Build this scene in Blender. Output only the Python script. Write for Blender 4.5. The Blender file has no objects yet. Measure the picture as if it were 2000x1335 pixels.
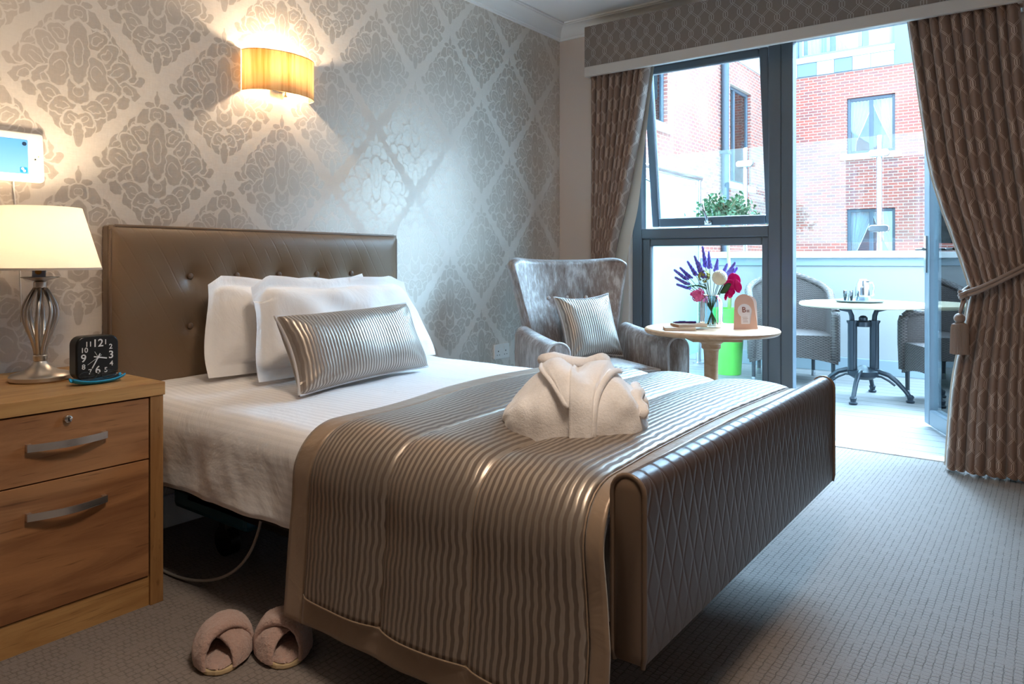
import bpy, bmesh, math, random
from math import sin, cos, pi, radians, sqrt, exp, atan2
from mathutils import Vector, Matrix, noise
random.seed(7)
scene = bpy.context.scene
COL = scene.collection

# ---------------------------------------------------------------- camera, world, light
THETA = radians(36.75)          # heading of the camera away from the bed wall's direction
cam_data = bpy.data.cameras.new('camera')
cam_data.sensor_width = 36.0
cam_data.lens = 36.0 * 1420 / 2000
cam_data.shift_y = -(667.5 - 508) / 2000
cam_data.clip_start = 0.05
cam_data.clip_end = 200
cam = bpy.data.objects.new('camera', cam_data)
COL.objects.link(cam)
cam.location = (0, 0, 1.0)
cam.rotation_euler = (pi / 2, 0, THETA - pi / 2)
scene.camera = cam

scene.view_settings.view_transform = 'Standard'
scene.view_settings.look = 'None'
scene.view_settings.gamma = 1.0
scene.view_settings.use_curve_mapping = False
scene.view_settings.exposure = 1.32

world = bpy.data.worlds.new('overcast_sky')
scene.world = world
world.use_nodes = True
wn = world.node_tree.nodes['Background']
wn.inputs[0].default_value = (0.50, 0.77, 1.0, 1)
wn.inputs[1].default_value = 4.5

def light(name, kind, loc, energy, color, rot=(0, 0, 0), **kw):
    l = bpy.data.lights.new(name, kind)
    l.energy = energy
    l.color = color
    for k, v in kw.items():
        setattr(l, k, v)
    o = bpy.data.objects.new(name, l)
    COL.objects.link(o)
    o.location = loc
    o.rotation_euler = rot
    return o

# sampling portal over the glazed opening (gives no light of its own)
pl = light('window_portal', 'AREA', (4.32, 1.19, 1.14), 1, (1, 1, 1), (0, pi / 2, 0), shape='RECTANGLE', size=2.3, size_y=2.0)
pl.data.cycles.is_portal = True
# added soft fill under the ceiling, out of view, to brighten the room
light('room_fill_light', 'AREA', (0.9, 0.3, 2.53), 13, (1.0, 0.82, 0.64), (0, 0, 0), shape='DISK', size=0.5)
light('hazy_sun', 'SUN', (8, 0, 6), 24.0, (0.43, 0.71, 1.0), (0, radians(50), radians(-16)), angle=radians(66))
LAMP_W = (1.0, 0.77, 0.52)

# ---------------------------------------------------------------- helpers
def srgb(r, g, b):
    f = lambda c: (c / 255 / 12.92) if c / 255 <= 0.04045 else ((c / 255 + 0.055) / 1.055) ** 2.4
    return (f(r), f(g), f(b), 1.0)

class Geo:
    """collects faces for ONE mesh"""
    def __init__(self):
        self.v = []; self.f = []; self.uv = {}; self.mi = {}
    def add(self, vs, fs, uvs=None, mi=0):
        o = len(self.v)
        self.v += [tuple(p) for p in vs]
        for k, f in enumerate(fs):
            if uvs:
                self.uv[len(self.f)] = [uvs[i] for i in f]
            if mi:
                self.mi[len(self.f)] = mi
            self.f.append(tuple(i + o for i in f))
        return self
    def box(self, x0, x1, y0, y1, z0, z1, mi=0):
        vs = [(x, y, z) for x in (x0, x1) for y in (y0, y1) for z in (z0, z1)]
        return self.add(vs, [(0, 1, 3, 2), (4, 6, 7, 5), (0, 4, 5, 1), (2, 3, 7, 6), (0, 2, 6, 4), (1, 5, 7, 3)], mi=mi)
    def grid(self, fn, nu, nv, uv=None, closeu=False, closev=False, mi=0):
        vs = []; uvs = []
        for j in range(nv):
            for i in range(nu):
                a = i / (nu if closeu else nu - 1); b = j / (nv if closev else nv - 1)
                vs.append(fn(a, b)); uvs.append(uv(a, b) if uv else (a, b))
        fs = []
        for j in range(nv if closev else nv - 1):
            for i in range(nu if closeu else nu - 1):
                i2 = (i + 1) % nu; j2 = (j + 1) % nv
                fs.append((j * nu + i, j * nu + i2, j2 * nu + i2, j2 * nu + i))
        return self.add(vs, fs, uvs, mi)
    def lathe(self, prof, c=(0, 0, 0), n=32, sx=1, sy=1):
        vs = []; fs = []
        for (r, z) in prof:
            for k in range(n):
                a = 2 * pi * k / n
                vs.append((c[0] + r * cos(a) * sx, c[1] + r * sin(a) * sy, c[2] + z))
        m = len(prof)
        for j in range(m - 1):
            for k in range(n):
                k2 = (k + 1) % n
                fs.append((j * n + k, j * n + k2, (j + 1) * n + k2, (j + 1) * n + k))
        if prof[0][0] > 1e-5: fs.append(tuple(range(n - 1, -1, -1)))
        if prof[-1][0] > 1e-5: fs.append(tuple((m - 1) * n + k for k in range(n)))
        return self.add(vs, fs)
    def tube(self, path, r, n=10, cap=True, flat=1.0):
        P = [Vector(p) for p in path]; m = len(P)
        up = Vector((0, 0, 1)); vs = []; fs = []
        prev = None
        for j, p in enumerate(P):
            t = (P[min(j + 1, m - 1)] - P[max(j - 1, 0)]).normalized()
            if prev is None:
                a = t.cross(up)
                if a.length < 1e-3: a = t.cross(Vector((0, 1, 0)))
                a.normalize()
            else:
                a = (prev - t * prev.dot(t)).normalized()
            b = t.cross(a); prev = a
            rr = r(j / (m - 1)) if callable(r) else r
            for k in range(n):
                w = 2 * pi * k / n
                vs.append(p + a * cos(w) * rr + b * sin(w) * rr * flat)
        for j in range(m - 1):
            for k in range(n):
                k2 = (k + 1) % n
                fs.append((j * n + k, j * n + k2, (j + 1) * n + k2, (j + 1) * n + k))
        if cap:
            fs.append(tuple(range(n - 1, -1, -1))); fs.append(tuple((m - 1) * n + k for k in range(n)))
        return self.add(vs, fs)
    def prism(self, outline, z0, z1, M=None):
        n = len(outline)
        vs = [(x, y, z0) for x, y in outline] + [(x, y, z1) for x, y in outline]
        if M: vs = [M @ Vector(p) for p in vs]
        fs = [tuple(range(n - 1, -1, -1)), tuple(range(n, 2 * n))] + [(k, (k + 1) % n, n + (k + 1) % n, n + k) for k in range(n)]
        return self.add(vs, fs)
    def ball(self, c, r, n=12, m=8):
        rx, ry, rz = (r, r, r) if not hasattr(r, '__len__') else r
        prof = [(sin(pi * j / m), -cos(pi * j / m)) for j in range(m + 1)]
        vs = []; fs = []
        for (a, z) in prof:
            for k in range(n):
                w = 2 * pi * k / n
                vs.append((c[0] + rx * a * cos(w), c[1] + ry * a * sin(w), c[2] + rz * z))
        for j in range(m):
            for k in range(n):
                k2 = (k + 1) % n
                fs.append((j * n + k, j * n + k2, (j + 1) * n + k2, (j + 1) * n + k))
        return self.add(vs, fs)
    def apply(self, M):
        self.v = [tuple(M @ Vector(p)) for p in self.v]; return self

def link(name, g, m, parent=None, smooth=False, bevel=0, seg=2, subsurf=0, solid=0, weld=False, label=None, auto=None):
    """one mesh object; vertices are given in the parent's local space"""
    me = bpy.data.meshes.new(name)
    me.from_pydata(g.v, [], g.f)
    if g.uv:
        ul = me.uv_layers.new(name='UVMap')
        for p in me.polygons:
            u = g.uv.get(p.index)
            if u:
                for k, li in enumerate(p.loop_indices):
                    ul.data[li].uv = u[k]
    mats = m if isinstance(m, (list, tuple)) else [m]
    for x in mats: me.materials.append(x)
    for k, i in g.mi.items(): me.polygons[k].material_index = i
    bm = bmesh.new(); bm.from_mesh(me)
    if weld: bmesh.ops.remove_doubles(bm, verts=bm.verts, dist=1e-5)
    bmesh.ops.recalc_face_normals(bm, faces=bm.faces)
    if smooth:
        for f in bm.faces: f.smooth = True
    if auto is not None:
        for f in bm.faces: f.smooth = True
        for e in bm.edges:
            if len(e.link_faces) == 2 and e.calc_face_angle(0) > radians(auto): e.smooth = False
    bm.to_mesh(me); bm.free()
    o = bpy.data.objects.new(name, me)
    COL.objects.link(o)
    if parent: o.parent = parent
    if solid:
        s = o.modifiers.new('solid', 'SOLIDIFY'); s.thickness = solid; s.offset = -1
    if subsurf:
        s = o.modifiers.new('sub', 'SUBSURF'); s.levels = subsurf; s.render_levels = subsurf
    if bevel:
        b = o.modifiers.new('bev', 'BEVEL'); b.width = bevel; b.segments = seg; b.limit_method = 'ANGLE'; b.angle_limit = radians(35)
        b.harden_normals = False
    if label: o['label'] = label
    return o

def thing(name, label, cat, loc=(0, 0, 0), rz=0, group=None):
    o = bpy.data.objects.new(name, None); COL.objects.link(o)
    o.empty_display_size = 0.1
    o.location = loc; o.rotation_euler = (0, 0, rz)
    o['label'] = label; o['category'] = cat
    if group: o['group'] = group
    return o
def tag(o, label, cat, group=None, kind=None):
    if label: o['label'] = label
    if cat: o['category'] = cat
    if group: o['group'] = group
    if kind: o['kind'] = kind
    return o
def struct(o, label=None):
    o['kind'] = 'structure'
    if label: o['label'] = label
    return o
def place(o, loc, rot=(0, 0, 0)):
    o.location = loc; o.rotation_euler = rot; return o
def copy_thing(root, loc, rz, label, group=None):
    r = root.copy(); COL.objects.link(r); r.location = loc; r.rotation_euler = (0, 0, rz); r['label'] = label
    if group: r['group'] = group
    for ch in list(root.children):
        c = ch.copy(); COL.objects.link(c); c.parent = r
        for g in ch.children:
            d = g.copy(); COL.objects.link(d); d.parent = c
    return r
def text_geo(s, size, depth=0.0006, M=None, font=None):
    cu = bpy.data.curves.new('txt', 'FONT'); cu.body = s; cu.size = size; cu.extrude = depth
    cu.align_x = 'CENTER'; cu.align_y = 'CENTER'; cu.offset = size * 0.012; cu.resolution_u = 4
    o = bpy.data.objects.new('txt', cu); COL.objects.link(o)
    dg = bpy.context.evaluated_depsgraph_get()
    me = bpy.data.meshes.new_from_object(o.evaluated_get(dg))
    g = Geo(); vs = [v.co.copy() for v in me.vertices]
    if M: vs = [M @ v for v in vs]
    g.add(vs, [tuple(p.vertices) for p in me.polygons])
    bpy.data.objects.remove(o); bpy.data.meshes.remove(me); bpy.data.curves.remove(cu)
    return g
def interp(tab, x):
    if x <= tab[0][0]: return tab[0][1]
    for (a, b), (c, d) in zip(tab, tab[1:]):
        if x <= c:
            t = (x - a) / (c - a); return b + (d - b) * t
    return tab[-1][1]
def smooth_interp(tab, x):
    if x <= tab[0][0]: return tab[0][1]
    n = len(tab)
    for i in range(n - 1):
        if x <= tab[i + 1][0]:
            x0, y0 = tab[i]; x1, y1 = tab[i + 1]
            m0 = (y1 - tab[i - 1][1]) / (x1 - tab[i - 1][0]) if i > 0 else (y1 - y0) / (x1 - x0)
            m1 = (tab[i + 2][1] - y0) / (tab[i + 2][0] - x0) if i < n - 2 else (y1 - y0) / (x1 - x0)
            h = x1 - x0; t = (x - x0) / h
            return ((2*t**3 - 3*t*t + 1) * y0 + (t**3 - 2*t*t + t) * h * m0 + (-2*t**3 + 3*t*t) * y1 + (t**3 - t*t) * h * m1)
    return tab[-1][1]
def nz(x, y, z=0.0): return noise.noise(Vector((x, y, z)))
def rrect(w, h, r, n=6, cx=0, cy=0):
    pts = []
    for (sx, sy, a0) in ((1, 1, 0), (-1, 1, pi/2), (-1, -1, pi), (1, -1, 3*pi/2)):
        for k in range(n + 1):
            a = a0 + pi / 2 * k / n
            pts.append((cx + sx * (w/2 - r) + r * cos(a), cy + sy * (h/2 - r) + r * sin(a)))
    return pts

# ---------------------------------------------------------------- materials
class MT:
    """small shader-graph writer"""
    def __init__(self, name):
        self.m = bpy.data.materials.new(name); self.m.use_nodes = True
        self.t = self.m.node_tree; self.n = self.t.nodes; self.l = self.t.links
        self.b = self.n['Principled BSDF']; self.out = self.n['Material Output']
    def node(self, kind, **kw):
        x = self.n.new(kind)
        for k, v in kw.items(): setattr(x, k, v)
        return x
    def put(self, sock, v):
        if isinstance(v, (int, float)): sock.default_value = v
        elif isinstance(v, (tuple, list)): sock.default_value = v
        else: self.l.new(v, sock)
    def math(self, op, a, b=None, c=None, clamp=False):
        x = self.node('ShaderNodeMath', operation=op, use_clamp=clamp)
        self.put(x.inputs[0], a)
        if b is not None: self.put(x.inputs[1], b)
        if c is not None: self.put(x.inputs[2], c)
        return x.outputs[0]
    def mix(self, f, a, b, blend='MIX'):
        x = self.node('ShaderNodeMix', data_type='RGBA', blend_type=blend)
        self.put(x.inputs[0], f); self.put(x.inputs[6], a); self.put(x.inputs[7], b)
        return x.outputs[2]
    def mixf(self, f, a, b):
        x = self.node('ShaderNodeMix', data_type='FLOAT')
        self.put(x.inputs[0], f); self.put(x.inputs[2], a); self.put(x.inputs[3], b)
        return x.outputs[0]
    def step(self, v, lo, hi):
        x = self.node('ShaderNodeMapRange', interpolation_type='SMOOTHSTEP')
        self.put(x.inputs[0], v); x.inputs[1].default_value = lo; x.inputs[2].default_value = hi
        return x.outputs[0]
    def coord(self, kind='Object', scale=(1, 1, 1), rot=(0, 0, 0), loc=(0, 0, 0)):
        tc = self.node('ShaderNodeTexCoord')
        mp = self.node('ShaderNodeMapping')
        self.l.new(tc.outputs[kind], mp.inputs[0])
        mp.inputs['Scale'].default_value = scale; mp.inputs['Rotation'].default_value = rot; mp.inputs['Location'].default_value = loc
        return mp.outputs[0]
    def sep(self, v):
        x = self.node('ShaderNodeSeparateXYZ'); self.l.new(v, x.inputs[0]); return x.outputs
    def comb(self, x, y, z=0.0):
        c = self.node('ShaderNodeCombineXYZ'); self.put(c.inputs[0], x); self.put(c.inputs[1], y); self.put(c.inputs[2], z); return c.outputs[0]
    def noise(self, vec, scale=5, detail=3, rough=0.5, dist=0.0, out=0):
        x = self.node('ShaderNodeTexNoise'); self.l.new(vec, x.inputs['Vector'])
        x.inputs['Scale'].default_value = scale; x.inputs['Detail'].default_value = detail
        x.inputs['Roughness'].default_value = rough; x.inputs['Distortion'].default_value = dist
        return x.outputs[out]
    def ramp(self, f, stops):
        x = self.node('ShaderNodeValToRGB'); self.put(x.inputs[0], f)
        e = x.color_ramp.elements
        while len(e) < len(stops): e.new(0.5)
        for k, (p, c) in enumerate(stops): e[k].position = p; e[k].color = c
        return x.outputs[0]
    def bump(self, h, strength=0.3, dist=0.01, normal=None):
        x = self.node('ShaderNodeBump'); self.put(x.inputs['Height'], h)
        x.inputs['Strength'].default_value = strength; x.inputs['Distance'].default_value = dist
        if normal is not None: self.l.new(normal, x.inputs['Normal'])
        self.l.new(x.outputs[0], self.b.inputs['Normal'])
        return x.outputs[0]
    def set(self, **kw):
        names = dict(color='Base Color', rough='Roughness', metal='Metallic', spec='Specular IOR Level', sheen='Sheen Weight',
                     sheenr='Sheen Roughness', trans='Transmission Weight', ior='IOR', alpha='Alpha', coat='Coat Weight',
                     emis='Emission Color', emis_s='Emission Strength', sheentint='Sheen Tint', aniso='Anisotropic')
        for k, v in kw.items(): self.put(self.b.inputs[names[k]], v)
        return self

def simple(name, col, rough=0.6, metal=0.0, bump=None, **kw):
    t = MT(name)
    c = srgb(*col)
    t.set(color=c, rough=rough, metal=metal, **kw)
    if bump:
        sc, st = bump
        v = t.coord()
        t.bump(t.noise(v, sc, 4), st, 0.002)
    return t.m

M = {}
M['white_paint'] = simple('white_paint', (244, 244, 243), 0.6)
M['ceiling_paint'] = simple('ceiling_paint', (246, 247, 248), 0.8)
M['taupe_paint'] = simple('taupe_paint', (120, 108, 98), 0.8)
M['beige_paint'] = simple('beige_paint', (226, 208, 196), 0.75)
M['grey_frame'] = simple('grey_frame', (98, 108, 118), 0.32)
M['chrome'] = simple('chrome', (215, 215, 215), 0.12, 1.0)
M['black_plastic'] = simple('black_plastic', (22, 22, 22), 0.28)
M['black_matt'] = simple('black_matt', (14, 14, 15), 0.7)
M['dark_metal'] = simple('dark_metal', (40, 46, 52), 0.38, 0.3)
M['white_plastic'] = simple('white_plastic', (238, 236, 232), 0.3)
M['white_print'] = simple('white_print', (235, 235, 235), 0.6)
M['teal_plastic'] = simple('teal_plastic', (30, 90, 115), 0.4)
M['blue_case'] = simple('blue_case', (15, 150, 200), 0.45)
M['dark_mesh'] = simple('dark_mesh', (20, 60, 80), 0.7)
M['green_pot'] = simple('green_pot', (110, 225, 85), 0.35)
M['pink_card'] = simple('pink_card', (228, 185, 170), 0.8)
M['white_card'] = simple('white_card', (240, 232, 240), 0.8)
M['rose_print'] = simple('rose_print', (140, 80, 75), 0.7)
M['purple'] = simple('purple', (75, 40, 120), 0.35)
M['kraft'] = simple('kraft', (190, 150, 120), 0.8)
M['page'] = simple('page', (240, 236, 228), 0.8)
M['cream_rubber'] = simple('cream_rubber', (215, 190, 150), 0.7)
M['cable'] = simple('cable', (170, 165, 160), 0.5)
M['render_white'] = simple('render_white', (150, 152, 154), 0.85, bump=(60, 0.25))
M['coping'] = simple('coping', (240, 240, 240), 0.6)
M['band_grey'] = simple('band_grey', (135, 150, 160), 0.5)
M['stone'] = simple('stone', (225, 218, 205), 0.8)
M['panel_grey'] = simple('panel_grey', (98, 112, 124), 0.4)
M['panel_white'] = simple('panel_white', (196, 202, 206), 0.4)
M['facade_frame'] = simple('facade_frame', (70, 82, 95), 0.4)
M['facade_frame_light'] = simple('facade_frame_light', (120, 140, 155), 0.4)
M['room_shade'] = simple('room_shade', (45, 58, 68), 0.9)  # dimness of the rooms behind the facade, given as a colour
M['net'] = simple('net', (240, 240, 236), 0.9)
M['trunk'] = simple('trunk', (175, 150, 120), 0.8, bump=(80, 0.4))
M['leaf'] = simple('leaf', (58, 88, 56), 0.85)
M['leaf2'] = simple('leaf2', (60, 105, 65), 0.5)
M['stem'] = simple('stem', (80, 100, 60), 0.6)
M['lavender'] = simple('lavender', (128, 116, 210), 0.8)
M['pink_petal'] = simple('pink_petal', (235, 110, 170), 0.6)
M['magenta_petal'] = simple('magenta_petal', (225, 15, 130), 0.55)
M['cream_petal'] = simple('cream_petal', (245, 238, 215), 0.8)
M['olive_petal'] = simple('olive_petal', (160, 155, 60), 0.7)
M['pale_wood_top'] = simple('pale_wood_top', (190, 178, 150), 0.4)
M['tray_metal'] = simple('tray_metal', (110, 118, 125), 0.35, 0.8)
M['cast_iron'] = simple('cast_iron', (38, 48, 58), 0.4, 0.2)
M['rope'] = simple('rope', (150, 125, 110), 0.55, bump=(300, 0.5), sheen=0.4)
M['lining'] = simple('lining', (225, 222, 212), 0.9)
M['silver_pipe'] = simple('silver_pipe', (200, 195, 195), 0.4, bump=(200, 0.2), sheen=0.4)
M['trim_silk'] = simple('trim_silk', (206, 194, 184), 0.5, bump=(120, 0.15), sheen=0.3)
M['led_green'] = simple('led_green', (150, 230, 60), 0.4, emis=srgb(150, 230, 60), emis_s=1.5)
M['label_orange'] = simple('label_orange', (240, 150, 30), 0.6)

def brushed(name, col, rough):
    t = MT(name); v = t.coord(scale=(1, 1, 60))
    n = t.noise(v, 8, 2)
    t.set(color=srgb(*col), metal=0.95, rough=t.mixf(n, rough - 0.08, rough + 0.1))
    return t.m
M['nickel'] = brushed('nickel', (214, 208, 202), 0.34)
M['handle_steel'] = brushed('handle_steel', (218, 216, 214), 0.30)
M['steel'] = brushed('steel', (190, 196, 202), 0.14)

def glass_pane(name, tint=(0.93, 0.97, 0.97, 1), ior=1.45):
    t = MT(name)
    tr = t.node('ShaderNodeBsdfTransparent'); tr.inputs[0].default_value = tint
    gl = t.node('ShaderNodeBsdfGlossy'); gl.inputs[0].default_value = (1, 1, 1, 1); gl.inputs[1].default_value = 0.0
    fr = t.node('ShaderNodeFresnel'); fr.inputs[0].default_value = ior
    mx = t.node('ShaderNodeMixShader')
    t.l.new(fr.outputs[0], mx.inputs[0]); t.l.new(tr.outputs[0], mx.inputs[1]); t.l.new(gl.outputs[0], mx.inputs[2])
    t.l.new(mx.outputs[0], t.out.inputs[0]); t.n.remove(t.b)
    return t.m
M['pane'] = glass_pane('pane')
M['facade_pane'] = glass_pane('facade_pane', (0.8, 0.9, 0.95, 1), 1.7)
M['balustrade_glass'] = glass_pane('balustrade_glass', (0.86, 0.93, 0.93, 1))
M['vase_glass'] = glass_pane('vase_glass', (0.80, 0.90, 0.92, 1), 1.6)
M['lens_glass'] = glass_pane('lens_glass', (0.95, 0.97, 1.0, 1), 1.12)
def frosted():
    t = MT('frosted_glass')
    d = t.node('ShaderNodeBsdfTranslucent'); d.inputs[0].default_value = srgb(205, 232, 232)
    e = t.node('ShaderNodeBsdfDiffuse'); e.inputs[0].default_value = srgb(205, 232, 232)
    mx = t.node('ShaderNodeMixShader'); mx.inputs[0].default_value = 0.5
    t.l.new(d.outputs[0], mx.inputs[1]); t.l.new(e.outputs[0], mx.inputs[2])
    t.l.new(mx.outputs[0], t.out.inputs[0]); t.n.remove(t.b)
    return t.m
M['frosted'] = frosted()
def shade_mat(name, col, tr=0.5, streak=0.0):
    t = MT(name)
    c = srgb(*col)
    if streak:
        v = t.coord(scale=(60, 60, 2.0)); n = t.noise(v, 1.0, 3, 0.6)
        v2 = t.coord(scale=(9, 9, 0.3)); n2 = t.noise(v2, 1.0, 1)
        n = t.math('ADD', t.math('MULTIPLY', n, 0.7), t.math('MULTIPLY', n2, 0.3))
        c = t.ramp(n, [(0.35, srgb(222, 182, 120)), (0.5, c), (0.68, srgb(250, 235, 205))])
    a = t.node('ShaderNodeBsdfTranslucent'); t.put(a.inputs[0], c)
    b = t.node('ShaderNodeBsdfDiffuse'); t.put(b.inputs[0], c)
    mx = t.node('ShaderNodeMixShader'); mx.inputs[0].default_value = tr
    t.l.new(b.outputs[0], mx.inputs[1]); t.l.new(a.outputs[0], mx.inputs[2])
    t.l.new(mx.outputs[0], t.out.inputs[0]); t.n.remove(t.b)
    return t.m
M['cotton_shade'] = shade_mat('cotton_shade', (253, 249, 242), 0.30)
M['silk_shade'] = shade_mat('silk_shade', (246, 222, 178), 0.42, 1)

def wallpaper():
    t = MT('damask_wallpaper')
    P, Q = 0.545, 0.61
    X, Y, Z = t.sep(t.coord(loc=(-2.74 + P / 2 + 10 * P, 0, -1.665 + Q / 2 + 10 * Q)))
    fx = t.math('ABSOLUTE', t.math('SUBTRACT', t.math('MODULO', X, P), P / 2))
    fy = t.math('SUBTRACT', t.math('MODULO', Z, Q), Q / 2)
    s = t.math('ADD', t.math('DIVIDE', fx, P / 2), t.math('DIVIDE', t.math('ABSOLUTE', fy), Q / 2))
    inB = t.math('GREATER_THAN', s, 1.0)
    fxB = t.math('SUBTRACT', P / 2, fx)
    sg = t.math('SIGN', fy)
    fyB = t.math('SUBTRACT', fy, t.math('MULTIPLY', sg, Q / 2))
    x = t.mixf(inB, fx, fxB); y = t.mixf(inB, fy, fyB)
    # hand-drawn wobble so the scrolls are not perfect ovals
    p = t.comb(x, y, 0.0)
    wob = t.node('ShaderNodeTexNoise'); t.l.new(p, wob.inputs['Vector']); wob.inputs['Scale'].default_value = 30; wob.inputs['Detail'].default_value = 1
    vm = t.node('ShaderNodeVectorMath', operation='SUBTRACT'); t.l.new(wob.outputs[1], vm.inputs[0]); vm.inputs[1].default_value = (0.5, 0.5, 0.5)
    vs = t.node('ShaderNodeVectorMath', operation='SCALE'); t.l.new(vm.outputs[0], vs.inputs[0]); vs.inputs['Scale'].default_value = 0.028
    va = t.node('ShaderNodeVectorMath', operation='ADD'); t.l.new(p, va.inputs[0]); t.l.new(vs.outputs[0], va.inputs[1])
    p = t.comb(t.sep(va.outputs[0])[0], t.sep(va.outputs[0])[1], 0.0)
    G = 1.10
    E = [(.195,-.02,.030,.019,10),(.17,.012,.036,.022,-70),(.145,.058,.038,.023,-60),(.105,.098,.036,.022,-50),(.075,.138,.032,.023,-20),
         (.045,.168,.032,.020,-35),(.018,.205,.022,.011,30),(0,.235,.010,.030,0),(0,.178,.028,.022,0),(.06,.10,.036,.024,40),
         (.165,-.062,.044,.024,-20),(.13,0,.046,.028,30),(.135,-.102,.038,.021,20),(.095,.05,.046,.026,60),(.10,-.05,.042,.028,-30),
         (.06,-.02,.032,.052,10),(.10,-.148,.036,.017,50),(.085,-.11,.042,.023,40),(.065,-.188,.032,.016,60),(.05,-.142,.036,.026,-20),
         (.035,-.218,.028,.013,70),(.018,-.185,.030,.022,30),(0,-.238,.013,.034,0),(0,-.085,.034,.040,0),(0,.045,.030,.095,0)]
    mask = 0.0
    for (cx, cy, rx, ry, rot) in E:
        mp = t.node('ShaderNodeMapping', vector_type='TEXTURE')
        t.l.new(p, mp.inputs[0])
        mp.inputs['Location'].default_value = (cx, cy, 0); mp.inputs['Rotation'].default_value = (0, 0, radians(rot)); rx *= G; ry *= G
        mp.inputs['Scale'].default_value = (rx, ry, 1)
        ln = t.node('ShaderNodeVectorMath', operation='LENGTH'); t.l.new(mp.outputs[0], ln.inputs[0])
        d = ln.outputs['Value']
        k = 0.0024 / min(rx, ry)
        ring = t.step(t.math('ABSOLUTE', t.math('SUBTRACT', d, 1.0 + k)), k * 0.6, k * 1.3)   # 0 on the ring
        inside = t.step(d, 1.05, 0.95)
        curl = t.step(t.math('ABSOLUTE', t.math('SUBTRACT', d, 0.45)), k * 0.5, k * 0.9)
        inside = t.math('MULTIPLY', inside, t.math('ADD', t.math('MULTIPLY', curl, 0.8), 0.2)) if min(rx, ry) >= .024 else inside
        mask = t.math('MAXIMUM', t.math('MULTIPLY', mask, ring), inside)
    w = t.noise(t.coord(scale=(40, 1, 220)), 1.0, 3, 0.6)
    w2 = t.noise(t.coord(scale=(220, 1, 40)), 1.0, 3, 0.6)
    weave = t.math('MULTIPLY', t.math('ADD', w, w2), 0.5)
    base = t.mix(weave, srgb(222, 213, 204), srgb(240, 232, 223))
    foil = t.mix(weave, srgb(204, 193, 182), srgb(223, 212, 201))
    t.set(color=t.mix(mask, base, foil), metal=t.mixf(mask, 0.24, 0.50), rough=t.mixf(mask, 0.56, 0.42))
    t.bump(t.math('ADD', t.math('MULTIPLY', mask, 0.5), t.math('MULTIPLY', weave, 0.6)), 0.05, 0.001)
    return t.m
M['wallpaper'] = wallpaper()

def trellis(name, ground, line, P=0.072, V=0.125, kind='UV', sheen=0.3, lw=0.0011, sep=0.0045):
    t = MT(name)
    x, y, _ = t.sep(t.coord(kind))
    tri = t.math('PINGPONG', t.math('ADD', y, 10 * V), V / 2)
    w = t.math('MULTIPLY', t.math('SUBTRACT', t.math('DIVIDE', tri, V / 4), 1.0), 1.45)
    w = t.math('MINIMUM', t.math('MAXIMUM', w, -1.0), 1.0)
    off = t.math('MULTIPLY', w, P * 0.33)
    res = None
    for s in (1, -1):
        xx = t.math('ADD' if s > 0 else 'SUBTRACT', t.math('ADD', x, 50 * P + (P / 2 if s > 0 else 0)), off)
        d = t.math('PINGPONG', xx, P / 2)
        for dd in ((d,) ):
            e = t.math('ABSOLUTE', t.math('SUBTRACT', dd, sep))
            st = t.step(e, lw * 1.4, lw * 0.5)
            res = st if res is None else t.math('MAXIMUM', res, st)
    v = t.coord(kind, scale=(700, 60, 1)); n = t.noise(v, 1, 2)
    gc = t.mix(n, srgb(*[c * 0.88 for c in ground]), srgb(*ground))
    t.set(color=t.mix(t.math('MULTIPLY', res, 0.75), gc, srgb(*line)), rough=t.mixf(res, 0.6, 0.4), sheen=sheen, spec=0.4)
    t.bump(t.math('ADD', res, t.math('MULTIPLY', n, 0.3)), 0.06, 0.0006)
    return t.m
M['curtain'] = trellis('curtain_fabric', (140, 110, 93), (214, 188, 170), 0.078, 0.145, lw=0.0017)
M['pelmet'] = trellis('pelmet_fabric', (134, 118, 107), (196, 188, 182), 0.080, 0.14, lw=0.0014, sep=0.0065)

def carpet():
    t = MT('ribbed_carpet')
    v = t.coord(); X, Y, Z = t.sep(v)
    n1 = t.noise(v, 60, 2); n2 = t.noise(v, 350, 3, 0.7)
    yy = t.math('ADD', Y, t.math('MULTIPLY', t.math('SUBTRACT', n1, 0.5), 0.008))
    row = t.math('PINGPONG', t.math('ADD', yy, 10), 0.010)             # 0..0.01, rib pitch 0.02
    gap = t.step(row, 0.0022, 0.0005)
    idx = t.math('FLOOR', t.math('DIVIDE', t.math('ADD', yy, 10), 0.02))
    wn_ = t.node('ShaderNodeTexWhiteNoise', noise_dimensions='1D'); t.l.new(idx, wn_.inputs['W'])
    xx = t.math('ADD', t.math('ADD', X, 10), t.math('ADD', t.math('MULTIPLY', wn_.outputs[0], 0.02), t.math('MULTIPLY', n1, 0.01)))
    cr = t.math('PINGPONG', xx, 0.009)
    cg = t.math('MULTIPLY', t.step(cr, 0.003, 0.0005), 0.6)
    g = t.math('MAXIMUM', gap, cg)
    g = t.math('MULTIPLY', g, t.step(t.noise(v, 25, 2), 0.25, 0.6))
    c = t.mix(n2, srgb(104, 94, 89), srgb(166, 155, 149))
    c = t.mix(t.math('MULTIPLY', g, 0.62), c, srgb(62, 52, 48))
    t.set(color=c, rough=0.95, sheen=0.25, spec=0.1)
    h = t.math('SUBTRACT', t.math('MULTIPLY', n2, 0.5), g)
    t.bump(h, 0.6, 0.004)
    return t.m
M['carpet'] = carpet()

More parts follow.
